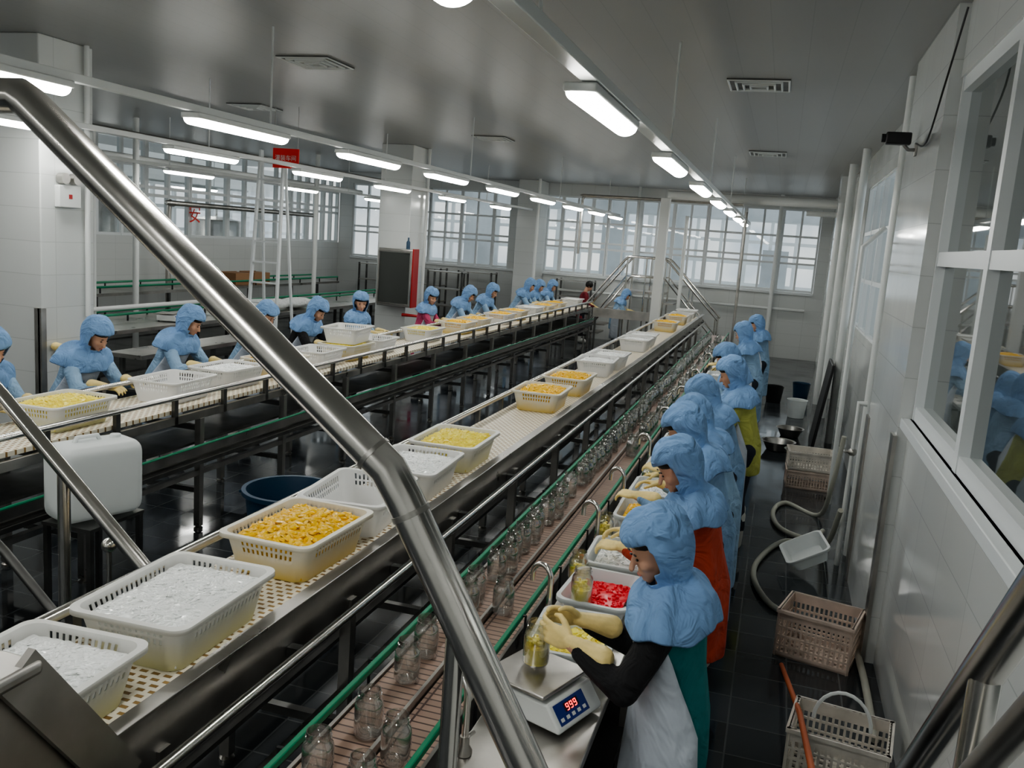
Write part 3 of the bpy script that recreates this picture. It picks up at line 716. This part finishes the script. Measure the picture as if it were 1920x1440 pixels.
ll=[(-5.42,4.75,'lblue',1.03,.25,0),(-5.42,5.72,'lblue',1.04,.3,.0),(-5.46,6.9,'lblue',1.05,.25,.2),(-5.46,8.2,'lblue',1.04,.3,0),(-5.42,9.2,'black',1.04,.35,.0),(-5.38,10.6,'lblue',1.0,.15,-.9),(-5.3,12.8,'pink',1.0,.3,-.6),(-5.38,14.3,'lblue',1.03,.4,.2),(-5.38,15.6,'lblue',1.03,.3,0),(-5.38,18.1,'lblue',1.05,.3,0),(-5.38,18.9,'lblue',1.02,.3,0),(-5.38,20.1,'lblue',1.0,.3,0)]
L2={'lblue':'worker in blue hood and light blue smock at basket line','black':'worker in blue hood and black jacket at basket line','pink':'worker in blue hood and pink jacket at basket line'}
for i,(x,y,c,s,hp,hy) in enumerate(ll):
    up_=(hy<-.5)
    person((x,y,0),random.uniform(-.12,.08),L2[c],coat=c,hp=hp,hy=hy,lean=.2 if up_ else .46,vox=.012 if i<3 else .016,s=s,group=GL2,hem=.35,wrap=.8,
      hands=((.40,.12,1.09),(.40,-.14,1.09)) if up_ else ((.52,.13,1.04),(.52,-.14,1.04)))
person((-4.6,21.3,0),.3,'person with dark hair in maroon jacket near end wall',coat='maroon',hood=None,apron=False,vox=.02,s=.97,hands=((.3,.12,.95),(.3,-.12,.95)))
person((-3.6,20.35,0),.2,'worker in blue hood bending near steps',coat='lblue',vox=.02,s=.93,lean=.3)
# ------------------------------------------------------------ near stair railings
def bend(pts,k=.05):
    out=[Vector(pts[0])]
    for i in range(1,len(pts)-1):
        a,b,c=Vector(pts[i-1]),Vector(pts[i]),Vector(pts[i+1])
        p=b+(a-b).normalized()*k; q=b+(c-b).normalized()*k
        out+=[p,(p+2*b+q)/4,q]
    return out+[Vector(pts[-1])]
P=root('stair_railing',(0,1.08,0),0,'polished stainless tube stair handrail with welded elbow','railing')
me=MB().tube([(-2.7,0,2.585),(-1.11,0,2.603),(-1.09,0,2.592),(-.486,0,2.124),(-.460,0,2.085),(-.06,0,1.395)],.0265,28).mesh('handrail','tube')
part(me,'handrail','tube',P)
part(MB().tube([(-.512,0,2.1440),(-.507,0,2.1400)],.0280,24),'weld_seam','steel',P)
part(MB().tube([(-.451,0,2.070),(-.447,0,2.063)],.0280,24),'weld_seam','steel',P)
for x,z in ((-.372,1.93),(-.262,1.74)):
    part(MB().tube([(x,0,0),(x,0,z)],.014,14),'post','tube',P)
part(MB().tube([(-2.62,0,0),(-2.62,0,2.585)],.019,14),'post','tube',P)
P=root('stair_railing',(0,2.8,0),0,'dark stainless stair railing beyond basket conveyor','railing')
part(MB().tube([(-3.5,0,2.05),(-3.0,0,1.66),(-2.235,0,.99)],.030,18),'handrail','tube',P)
part(MB().tube([(-3.5,0,1.35),(-3.0,0,.98),(-2.45,0,.5)],.02,14),'mid_rail','dsteel',P)
part(MB().tube([(-2.69,0,0),(-2.69,0,1.38)],.025,14),'post','tube',P)
part(MB().tube([(-3.4,0,0),(-3.4,0,1.95)],.02,14),'post','tube',P)
part(MB().tube([(-2.24,0,0),(-2.24,0,.99)],.02,14),'post','tube',P)
P=root('stair_railing',(.31,0,0),0,'stainless stair handrail beside tiled wall','railing')
part(MB().tube([(0,.5,2.68),(0,.95,2.22),(0,1.65,1.47)],.026,20),'handrail','tube',P)
part(MB().tube([(-.03,.8,2.15),(-.03,1.7,1.2)],.017,16),'mid_rail','steel',P)
part(MB().tube([(0,1.2,0),(0,1.2,1.95)],.02,16),'post','tube',P)
for l,r in (((-.36,1.62,1.33),.026),((-2.60,2.95,1.02),.032)):
    P=root('ball_post',(l[0],l[1],0),0,'short steel post topped with polished ball','post','ball-topped posts')
    part(MB().tube([(0,0,0),(0,0,l[2])],.012,12),'post','tube',P); part(MB().ball((0,0,l[2]+.015),r,20),'ball','tube',P)
P=root('drive_guard',(0,0,0),0,'bent stainless guard frame over conveyor end','machine guard')
part(MB().box(-2.5,-1.46,1.12,1.46,1.42,1.455),'cover','steel',P,bevel=.012)
part(MB().beam((-1.48,1.40,1.45),(-1.48,1.74,.98),.02,.11),'slanted_bar','steel',P)
part(MB().add([(-1.50,1.12,1.42),(-1.50,1.42,1.42),(-1.50,1.74,.98),(-1.50,1.12,.98),(-1.512,1.12,1.42),(-1.512,1.42,1.42),(-1.512,1.74,.98),(-1.512,1.12,.98)],[(0,1,2,3),(7,6,5,4),(0,4,5,1),(1,5,6,2),(2,6,7,3),(3,7,4,0)]),'side_panel','steel',P)
part(MB().beam((-2.28,1.40,1.42),(-2.28,1.72,1.0),.07,.012),'slanted_bar','steel',P)
for x in (-1.49,-2.27): part(MB().box(x-.02,x+.02,1.14,1.18,0,1.42),'leg','dsteel',P)
part(MB().tube([(-2.2,1.28,1.15),(-1.53,1.28,1.15)],.09,20),'drive_roller','dsteel',P)
# jerrycan + stand + tub
P=root('utility_stand',(-3.70,4.08,0),0,'small dark steel stand under jerrycan','stand')
part(MB().box(-.17,.17,-.22,.22,.64,.66),'top','dsteel',P)
for x in (-.15,.15):
    for yy in (-.2,.2): part(MB().box(x-.015,x+.015,yy-.015,yy+.015,0,.64),'leg','dsteel',P)
P=root('jerrycan',(-3.70,4.08,.662),-.35,'rounded translucent white plastic jerrycan beside conveyor','jerrycan')
me=blob([[((x,y,z),.075,None) for x in (-.07,.07) for y in (-.175,.175) for z in (.075,.38)]],.012,'body','basin',4)
part(me,'body','basin',P)
part(MB().lathe([(.03,0),(.03,.025),(0,.025)],16,(.0,.13,.447)),'cap','basin',P)
part(MB().tube([(0,-.12,.44),(0,-.1,.48),(0,.02,.48),(0,.04,.44)],.014,10),'handle','basin',P)
P=root('round_tub',(-3.12,5.3,0),0,'dark blue round plastic tub on wet floor','tub')
part(MB().lathe([(0,.01),(.24,.01),(.25,.02),(.31,.56),(.335,.57),(.335,.60),(.305,.60),(.295,.56),(.235,.04),(0,.04)],36),'body','bluep',P)
for a in (0,pi): part(MB().tube([(.32*math.cos(a),-.05,.55),(.38*math.cos(a),-.04,.53),(.38*math.cos(a),.04,.53),(.32*math.cos(a),.05,.55)],.012,8),'handle','bluep',P)
# ------------------------------------------------------------ floor clutter on the aisle
def crate(loc,rz,L,W,h,m,label):
    mb=MB(); t=.012
    for side in range(4):
        Ln=L if side%2==0 else W; D=W/2 if side%2==0 else L/2
        R=Matrix.Rotation(side*pi/2,4,'Z'); n=max(4,int(Ln/.028))
        for z0,z1 in ((0,.03),(h*.22,h*.26),(h*.42,h*.46),(h*.62,h*.66),(h-.06,h)): mb.box(-Ln/2,Ln/2,D-t,D,z0,z1,R)
        for i in range(n+1):
            x=-Ln/2+Ln*i/n; mb.box(x-.006,x+.006,D-t*.8,D-.002,0,h,R)
        mb.box(-Ln/2-.008,Ln/2+.008,D-.004,D+.012,h-.02,h,R)
    for i in range(int(L/.04)): mb.box(-L/2+i*.04,-L/2+i*.04+.022,-W/2,W/2,.0,.01)
    for i in range(int(W/.05)): mb.box(-L/2,L/2,-W/2+i*.05,-W/2+i*.05+.02,.0,.012)
    return single(mb,'plastic_crate',m,loc,rz,label,'crate','plastic crates on the floor')
crate((.48,5.58,.0),-.25,.44,.36,.30,'crate','dirty pinkish slatted plastic crate on aisle floor')
cr=crate((.52,4.22,.0),-.15,.44,.34,.27,'crategrey','dirty white slatted crate with loop handle on floor')
crate((.52,9.9,.0),.03,.46,.34,.2,'crate','beige slatted plastic crate on aisle floor')
crate((.52,9.9,.205),.06,.46,.34,.2,'crategrey','beige slatted plastic crate stacked on another crate')
part(MB().tube([(-.13,0,.27)]+[(-.13*math.cos(a),0,.27+.16*math.sin(a)) for a in [pi*i/12 for i in range(1,12)]]+[(.13,0,.27)],.009,8),'handle','basin',cr,'white curved loop handle')
single(MB().tube([(.27,5.3,.014),(.325,4.2,.295),(.33,3.2,.555)],.014,10),'broom_stick','wood',(0,0,0),0,'long orange wooden stick leaning over crate rim','stick')
o=bpy.data.objects.new('plastic_basin',BS); link(o); o.location=(.46,7.1,.12); o.rotation_euler=(.0,-.5,.15); o.scale=(1.1,1.1,1)
s=o.modifiers.new('s','SOLIDIFY'); s.thickness=.004; meta(o,'empty white plastic basin leaning against wall pipes','basin','basins on the counter')
def sm(pts,n=6):
    pts=[Vector(p) for p in pts]; out=[]
    for i in range(len(pts)-1):
        p0=pts[max(i-1,0)];p1=pts[i];p2=pts[i+1];p3=pts[min(i+2,len(pts)-1)]
        for k in range(n):
            t=k/n; out.append(.5*((2*p1)+(p2-p0)*t+(2*p0-5*p1+4*p2-p3)*t*t+(-p0+3*p1-3*p2+p3)*t**3))
    return out+[pts[-1]]
single(MB().tube(sm([(.70,8.3,.9),(.66,8.4,.4),(.6,8.7,.03),(.3,9.0,.025),(.18,8.6,.025),(.25,8.1,.025),(.5,7.9,.025),(.62,8.2,.03)]),.022,10),'hose','hose',(0,0,0),0,'grey-green rubber hose curled on aisle floor','hose')
single(MB().tube(sm([(.66,7.25,.5),(.6,7.7,.03),(.3,7.75,.025),(.1,7.2,.025),(.06,6.7,.025),(.2,6.2,.025),(.45,6.05,.025),(.68,5.95,.03),(.735,5.4,.03),(.735,4.6,.03)]),.022,10),'hose','hose',(0,0,0),0,'long grey rubber hose looping over floor tiles','hose')
def pipe(pts,r,label,m='white',name='wall_pipe'):
    return single(MB().tube(pts,r,12),name,m,(0,0,0),0,label,'pipe')
pipe([(.80,7.7,0),(.80,7.7,ZC)],.035,'white vertical drain pipe against tiled wall')
pipe([(.88,8.0,0),(.88,8.0,ZC)],.03,'white vertical pipe against tiled wall')
pipe([(.86,12.5,0),(.86,12.5,ZC)],.05,'white vertical pipe against tiled wall')
pipe([(.84,14.5,0),(.84,14.5,ZC)],.06,'white vertical pipe against tiled wall')
pipe([(.8,15.8,0),(.8,15.8,3.4)],.05,'white vertical pipe against tiled wall')
pipe([(.72,9.3,0),(.72,9.3,2.6),(.9,9.3,2.8)],.025,'white vertical water pipe against tiled wall')
pipe([(.70,7.4,0),(.70,7.4,1.35),(.76,7.4,1.35)],.022,'white water pipe with valve')
single(MB().ball((0,0,0),.035,12).tube([(-.06,0,0),(.0,0,0)],.012,8).tube([(-.06,-.04,0),(-.06,.04,0)],.008,8),'pipe_valve','steel',(.70,7.4,.95),0,'steel stop valve on white pipe','valve')
pipe([(-2.35,18,3.5),(.95,18,3.5)],.09,'thick white horizontal overhead pipe')
pipe([(.3,18,3.3),(.95,18,3.3)],.05,'white horizontal overhead pipe')
pipe(sm([(-4.2,18.5,2.2),(-4.2,18.5,3.2),(-4.15,18.5,3.4),(-3.95,18.5,3.42),(-.9,18.5,3.42)],4),.03,'steel overhead pipe bending downward','steel')
single(MB().box(-.09,.09,-.09,.09,0,3.42),'steel_column','white',(-2.35,17.75,0),0,'square pale metal support column','column',bevel=.006)
pipe([(-.85,19,0),(-.85,19,3.3)],.03,'slim steel vertical pipe beside counter end','steel')
pipe([(-2.2,20.5,0),(-2.2,20.5,3.2)],.04,'white vertical pipe near end wall')
pipe([(-6.36,6.95,1.4),(-6.36,6.95,ZC)],.025,'thin white pipe on pillar')
pipe([(-6.3,15.1,.3),(-6.3,15.1,ZC)],.03,'white pipe on pillar')
pipe([(-5.9,21.2,0),(-5.9,21.2,ZC)],.04,'white pipe by pillar')
pipe([(-8.6,4,3.45),(-8.6,20,3.45)],.04,'grey overhead pipe running along hall','steel')
pipe([(-10.6,10,3.3),(-10.6,21,3.3)],.05,'white overhead pipe along window wall')
pipe([(-8.6,9.5,0),(-8.6,9.5,3.45)],.03,'white vertical pipe rising to overhead pipe')
pipe([(-10.2,12.2,0),(-10.2,12.2,ZC)],.05,'thick white vertical pipe among tables')
pipe(sm([(-11.6,14.8,0),(-11.6,14.8,2.4),(-11.5,14.8,2.6),(-11.3,14.8,2.62),(-11.3,20,2.62)],4),.05,'bent steel process pipe along window wall','steel')
pipe([(-3.6,22.2,0),(-3.6,22.2,ZC)],.04,'white vertical pipe near end windows')
pipe([(-.2,22.2,0),(-.2,22.2,ZC)],.05,'white vertical pipe near end windows')
pipe([(-5.5,22.3,1.2),(.6,22.3,1.2)],.035,'white horizontal pipe along end wall')
pipe([(-7.7,16.5,0),(-7.7,16.5,ZC)],.04,'white vertical pipe in hall')
pipe([(-9.9,17.5,0),(-9.9,17.5,ZC)],.05,'white vertical pipe in hall')
single(MB().box(-.02,.02,-.4,.4,0,1.15),'black_panel','dark',(.62,12.2,0),(0,.12,0),'tall black plastic panel leaning near wall','panel',bevel=.01)
for x,y,r in ((.35,12.6,.17),(.2,11.6,.2),(.45,11.2,.16)):
    single(MB().lathe([(0,.005),(r*.7,.005),(r,.12),(r+.02,.125),(r*.97,.12),(r*.68,.015),(0,.015)],24),'metal_basin','steel',(x,y,0),0,'shallow metal basin on wet floor','basin','metal basins on the floor')
for x,y,c in ((.1,15.5,'dark'),(.45,14.2,'basin'),(.55,16.2,'bluep')):
    single(MB().lathe([(0,.005),(.12,.005),(.15,.28),(.16,.285),(.14,.28),(.11,.02),(0,.02)],24),'bucket',c,(x,y,0),0,'round plastic bucket near wall','bucket','buckets near the wall')
P=root('security_camera',(.758,6.6,3.22),0,'black security camera on wall bracket','camera')
part(MB().tube([(0,0,0),(-.05,0,.0),(-.08,0,.03)],.012,8).box(-.01,0,-.04,.04,-.04,.04),'bracket','steel',P)
part(MB().box(-.2,-.04,-.04,.04,.03,.11),'body','dark',P,bevel=.01)
part(MB().tube([(-.2,0,.07),(-.225,0,.07)],.028,14),'lens','dark',P)
single(MB().tube(sm([(.74,6.5,3.25),(.74,6.0,3.2),(.73,5.5,3.45),(.76,5.3,3.8)]),.006,6),'power_cable','dark',(0,0,0),0,'thin black cable drooping along wall','cable')
P=root('fire_hose_cabinet',(-6.42,14.2,1.10),0,'grey fire hose cabinet with glass door and red side','fire cabinet')
part(MB().box(-.36,.28,.0,.24,0,1.0),'body','steel',P,bevel=.01)
part(MB().box(.281,.305,-.0,.24,0,1.02),'red_side','redp',P,bevel=.004)
part(MB().box(-.32,.24,-.012,.0,.06,.94),'door','screen',P)
part(MB().tube([(-.34,-.02,.04),(.26,-.02,.04),(.26,-.02,.96),(-.34,-.02,.96)],.02,6,closed=True),'door_frame','steel',P)
part(MB().tube([(.1,.1,-.14),(.45,.1,-.14),(.45,.1,-.3),(.45,.1,-1.10)],.03,12),'hydrant_pipe','redp',P)
single(MB().lathe([(0,0),(.035,0),(.035,.12),(.015,.15),(.015,.2),(0,.2)],12),'bottle','bluep',(-6.27,14.3,2.11),0,'blue bottle on top of fire hose cabinet','bottle')
P=root('emergency_light',(-6.37,6.72,2.42),0,'white twin-head emergency light on pillar','emergency light')
part(MB().box(-.03,.03,-.13,.13,0,.2),'body','white',P,bevel=.008)
for y in (-.07,.07): part(MB().tube([(-.02,y,.26),(.05,y,.26)],.05,16),'lamp_head','steel',P)
part(MB().box(.031,.033,-.02,.02,.08,.12),'indicator','redp',P)
g=bpy.data.objects.new('rubber_gloves',glove(1,False)); link(g); g.location=(-6.33,6.65,1.12); g.rotation_euler=(.3,.2,1.4); meta(g,'yellow rubber gloves draped on pillar tap','gloves')
single(MB().tube([(0,0,0),(.12,0,0),(.12,0,-.06)],.015,8).tube([(.06,0,0),(.06,0,.05)],.01,8).tube([(.06,-.04,.05),(.06,.04,.05)],.008,8),'wall_tap','steel',(-6.4,6.7,1.02),0,'small steel wall tap on pillar','tap')
P=root('hanging_sign',(-6.35,10.4,3.12),.1,'small red hanging sign with white characters','sign')
part(MB().box(-.18,.18,-.01,.01,0,.25),'board','signred',P)
for x in (-.16,.16): part(MB().tube([(x,0,.25),(x,0,.78)],.004,6),'cord','steel',P)
def text(body,size,loc,rot,m,parent,name):
    cu=bpy.data.curves.new(name,'FONT'); cu.body=body; cu.size=size; cu.align_x='CENTER'; cu.align_y='CENTER'; cu.extrude=.001
    o=bpy.data.objects.new(name,cu); link(o); dg=bpy.context.evaluated_depsgraph_get(); dg.update()
    me=bpy.data.meshes.new_from_object(o.evaluated_get(dg)); bpy.data.objects.remove(o)
    me.materials.clear(); me.materials.append(M[m]); o=bpy.data.objects.new(name,me); link(o); o.parent=parent; o.location=loc; o.rotation_euler=rot; return o
text('灌装车间',.075,(0,-.013,.125),(pi/2,0,0),'white',P,'lettering')
t=text('安',.42,(XL+.03,16.1,2.42),(pi/2,0,pi/2),'signred',None,'window_character'); meta(t,'red painted character on interior window glass','sign')
# ------------------------------------------------------------ far-left tables
def table(x0,x1,y0,y1,z,label,green):
    P=root('steel_table',(0,0,0),0,label,'table','stainless work tables')
    part(MB().box(x0,x1,y0,y1,z-.05,z),'table_top','steel',P)
    for x in (x0+.05,x1-.05): reps(MB().box(x-.025,x+.025,-.025,.025,0,z-.05),'leg','dsteel',P,[(0,y,0) for y in frange(y0+.2,y1,1.8)])
    for x in green:
        part(MB().tube([(x,y0,z+.1),(x,y1,z+.1)],.02,8),'green_guide','green',P)
        reps(MB().box(x-.01,x+.01,-.01,.01,z,z+.1),'guide_bracket','dark',P,[(0,y,0) for y in frange(y0+.3,y1,.9)])
    part(MB().box(x0+.05,x1-.05,y0+.2,y1-.2,.25,.28),'lower_shelf','dsteel',P)
    return P
table(-9.5,-8.3,8.5,20,.85,'long stainless packing table with green guides',(-9.4,-9.0))
table(-11.4,-10.6,8,20,1.05,'raised stainless conveyor table with green edges',(-11.35,-10.65))
table(-7.6,-7.1,8.6,11.2,.75,'dark low stainless work table',())
s2=dup(s0,(-8.6,11.0,.852),.3,'white electronic scale on stainless packing table')
pipe([(-8.35,7.6,1.15),(-8.35,12.5,1.15)],.03,'white tube rail above packing table')
me=blob([[((-.25,0,.08),(.2,.25,.08),None),((.15,.3,.10),(.25,.2,.10),None)],[((.2,.9,.1),(.25,.5,.1),None)],[((-.1,1.3,.07),(.2,.3,.07),None)]],.03,'bag','bag',2)
o=part(me,'plastic_sheeting','bag',None); o.location=(-8.75,13.6,.865); meta(o,'crumpled white plastic sheeting on packing table','plastic sheet')
for x,y,z in ((-11.0,16.2,1.05),(-11.0,16.9,1.05)):
    P=root('cardboard_box',(x,y,z+.002),random.uniform(-.2,.2),'brown cardboard box on raised table','box','cardboard boxes')
    part(MB().box(-.2,.2,-.25,.25,0,.24),'body','card',P,bevel=.004)
    part(MB().box(-.22,-.2,-.25,.25,.15,.25),'flap','card',P)
def tank(loc,r,h,label):
    P=root('steel_tank',loc,0,label,'tank','stainless tanks')
    part(MB().lathe([(0,.45),(r*.3,.45),(r,.62),(r,h),(r*.96,h+.04),(r*.3,h+.12),(0,h+.12)],28),'vessel','steel',P)
    for k in range(3):
        a=2*pi*k/3; part(MB().tube([(r*.8*math.cos(a),r*.8*math.sin(a),0),(r*.8*math.cos(a),r*.8*math.sin(a),.62)],.025,10),'leg','dsteel',P)
    part(MB().tube([(0,0,h+.1),(0,0,h+.35),(.3,0,h+.35)],.03,10),'outlet_pipe','steel',P)
tank((-13.6,12.5,0),.6,2.4,'tall stainless process tank behind partition glass')
tank((-13.8,15.5,0),.7,2.6,'tall stainless process tank behind partition glass')
tank((-13.5,19.0,0),.6,2.3,'tall stainless process tank behind partition glass')
def rack(loc,rz,label):
    P=root('steel_rack',loc,rz,label,'rack','stainless racks')
    for x in (-.45,.45):
        for y in (-.22,.22): part(MB().box(x-.02,x+.02,y-.02,y+.02,0,1.5),'post','dsteel',P)
    for z in (.2,.62,1.04,1.46): part(MB().box(-.47,.47,-.24,.24,z,z+.025),'shelf','steel',P)
    return P
for l in ((-7.6,21.9,0),(-9.0,21.9,0),(-5.0,22.1,0),(-8.0,20.8,0),(-10.4,21.8,0)): rack(l,0,'stainless shelf rack near end wall')
P=root('step_ladder',(-7.75,12.3,0),.1,'tall aluminium step ladder standing open','ladder')
for sx in (-1,1):
    part(MB().beam((sx*.25,-.28,0),(sx*.19,0,3.5),.03,.07),'rail','alu',P)
    part(MB().beam((sx*.26,.45,0),(sx*.19,.03,3.5),.03,.05),'rear_rail','alu',P)
for i in range(11):
    t=(i+.6)/11; w=.25-.06*t; part(MB().box(-w,w,-.28+.28*t-.03,-.28+.28*t+.04,3.5*t-.012,3.5*t+.012),'step','alu',P)
P=root('crossover_steps',(0,0,0),0,'stainless crossover steps with tube handrails','steps')
for y in (20.75,21.6):
    part(MB().tube(bend([(-4.5,y,.9),(-3.5,y,2.2),(-2.6,y,2.2),(-1.3,y,.9)],.1),.028,10),'handrail','tube',P)
    part(MB().tube([(-4.4,y,.45),(-3.5,y,1.75),(-2.6,y,1.75),(-1.3,y,.4)],.022,8),'mid_rail','tube',P)
    for x,z in ((-4.4,1.0),(-3.5,2.2),(-3.05,2.2),(-2.6,2.2),(-2.0,1.6),(-1.35,.93)): part(MB().tube([(x,y,0),(x,y,z)],.022,8),'post','tube',P)
part(MB().box(-3.5,-2.6,20.8,21.55,1.36,1.41),'platform','steel',P)
for i in range(6):
    part(MB().box(-2.6+i*.22,-2.36+i*.22,20.8,21.55,1.15-i*.21,1.18-i*.21),'step','steel',P)
    if i<5: part(MB().box(-3.76-i*.14,-3.52-i*.14,20.8,21.55,1.15-i*.21,1.18-i*.21),'step','steel',P)
P=root('transfer_conveyor',(0,0,0),0,'short stainless cross transfer conveyor at line end','conveyor')
part(MB().box(-3.9,-2.6,19.2,19.9,.93,.97),'belt','belt',P); part(MB().box(-3.9,-2.6,19.15,19.2,.85,1.05),'side_plate','steel',P)
for x in (-3.85,-3.3,-2.7): part(MB().box(x-.02,x+.02,19.2,19.24,0,.93),'leg','dsteel',P)
# ------------------------------------------------------------ world
w=bpy.data.worlds.new('sky'); SC.world=w; w.use_nodes=True; nt=w.node_tree; bg=nt.nodes['Background']
tc=nt.nodes.new('ShaderNodeTexCoord'); n=nt.nodes.new('ShaderNodeTexNoise'); n.inputs['Scale'].default_value=9; n.inputs['Detail'].default_value=4
r=nt.nodes.new('ShaderNodeValToRGB'); r.color_ramp.elements[0].color=(.5,.58,.66,1); r.color_ramp.elements[1].color=(1,1,.98,1)
r.color_ramp.elements[0].position=.38; r.color_ramp.elements[1].position=.62
nt.links.new(tc.outputs['Generated'],n.inputs['Vector']); nt.links.new(n.outputs['Fac'],r.inputs[0]); nt.links.new(r.outputs[0],bg.inputs[0])
bg.inputs[1].default_value=.9
try:
    SC.view_settings.look='AgX - Medium High Contrast'
    SC.view_settings.exposure=.35
except Exception: pass
# ------------------------------------------------------------ camera
F=1650
y,p,rr_=map(math.radians,(16.4,9.46,4.2))
f=Vector((-math.sin(y)*math.cos(p),math.cos(y)*math.cos(p),-math.sin(p))); r0=Vector((math.cos(y),math.sin(y),0)); u0=r0.cross(f)
rt=math.cos(rr_)*r0+math.sin(rr_)*u0; uu=-math.sin(rr_)*r0+math.cos(rr_)*u0
cd=bpy.data.cameras.new('camera'); cam=bpy.data.objects.new('camera',cd); link(cam)
cam.matrix_world=Matrix(((rt.x,uu.x,-f.x,0),(rt.y,uu.y,-f.y,0),(rt.z,uu.z,-f.z,2.45),(0,0,0,1)))
cd.sensor_width=36; cd.lens=36*F/1920; cd.clip_start=.02
SC.camera=cam
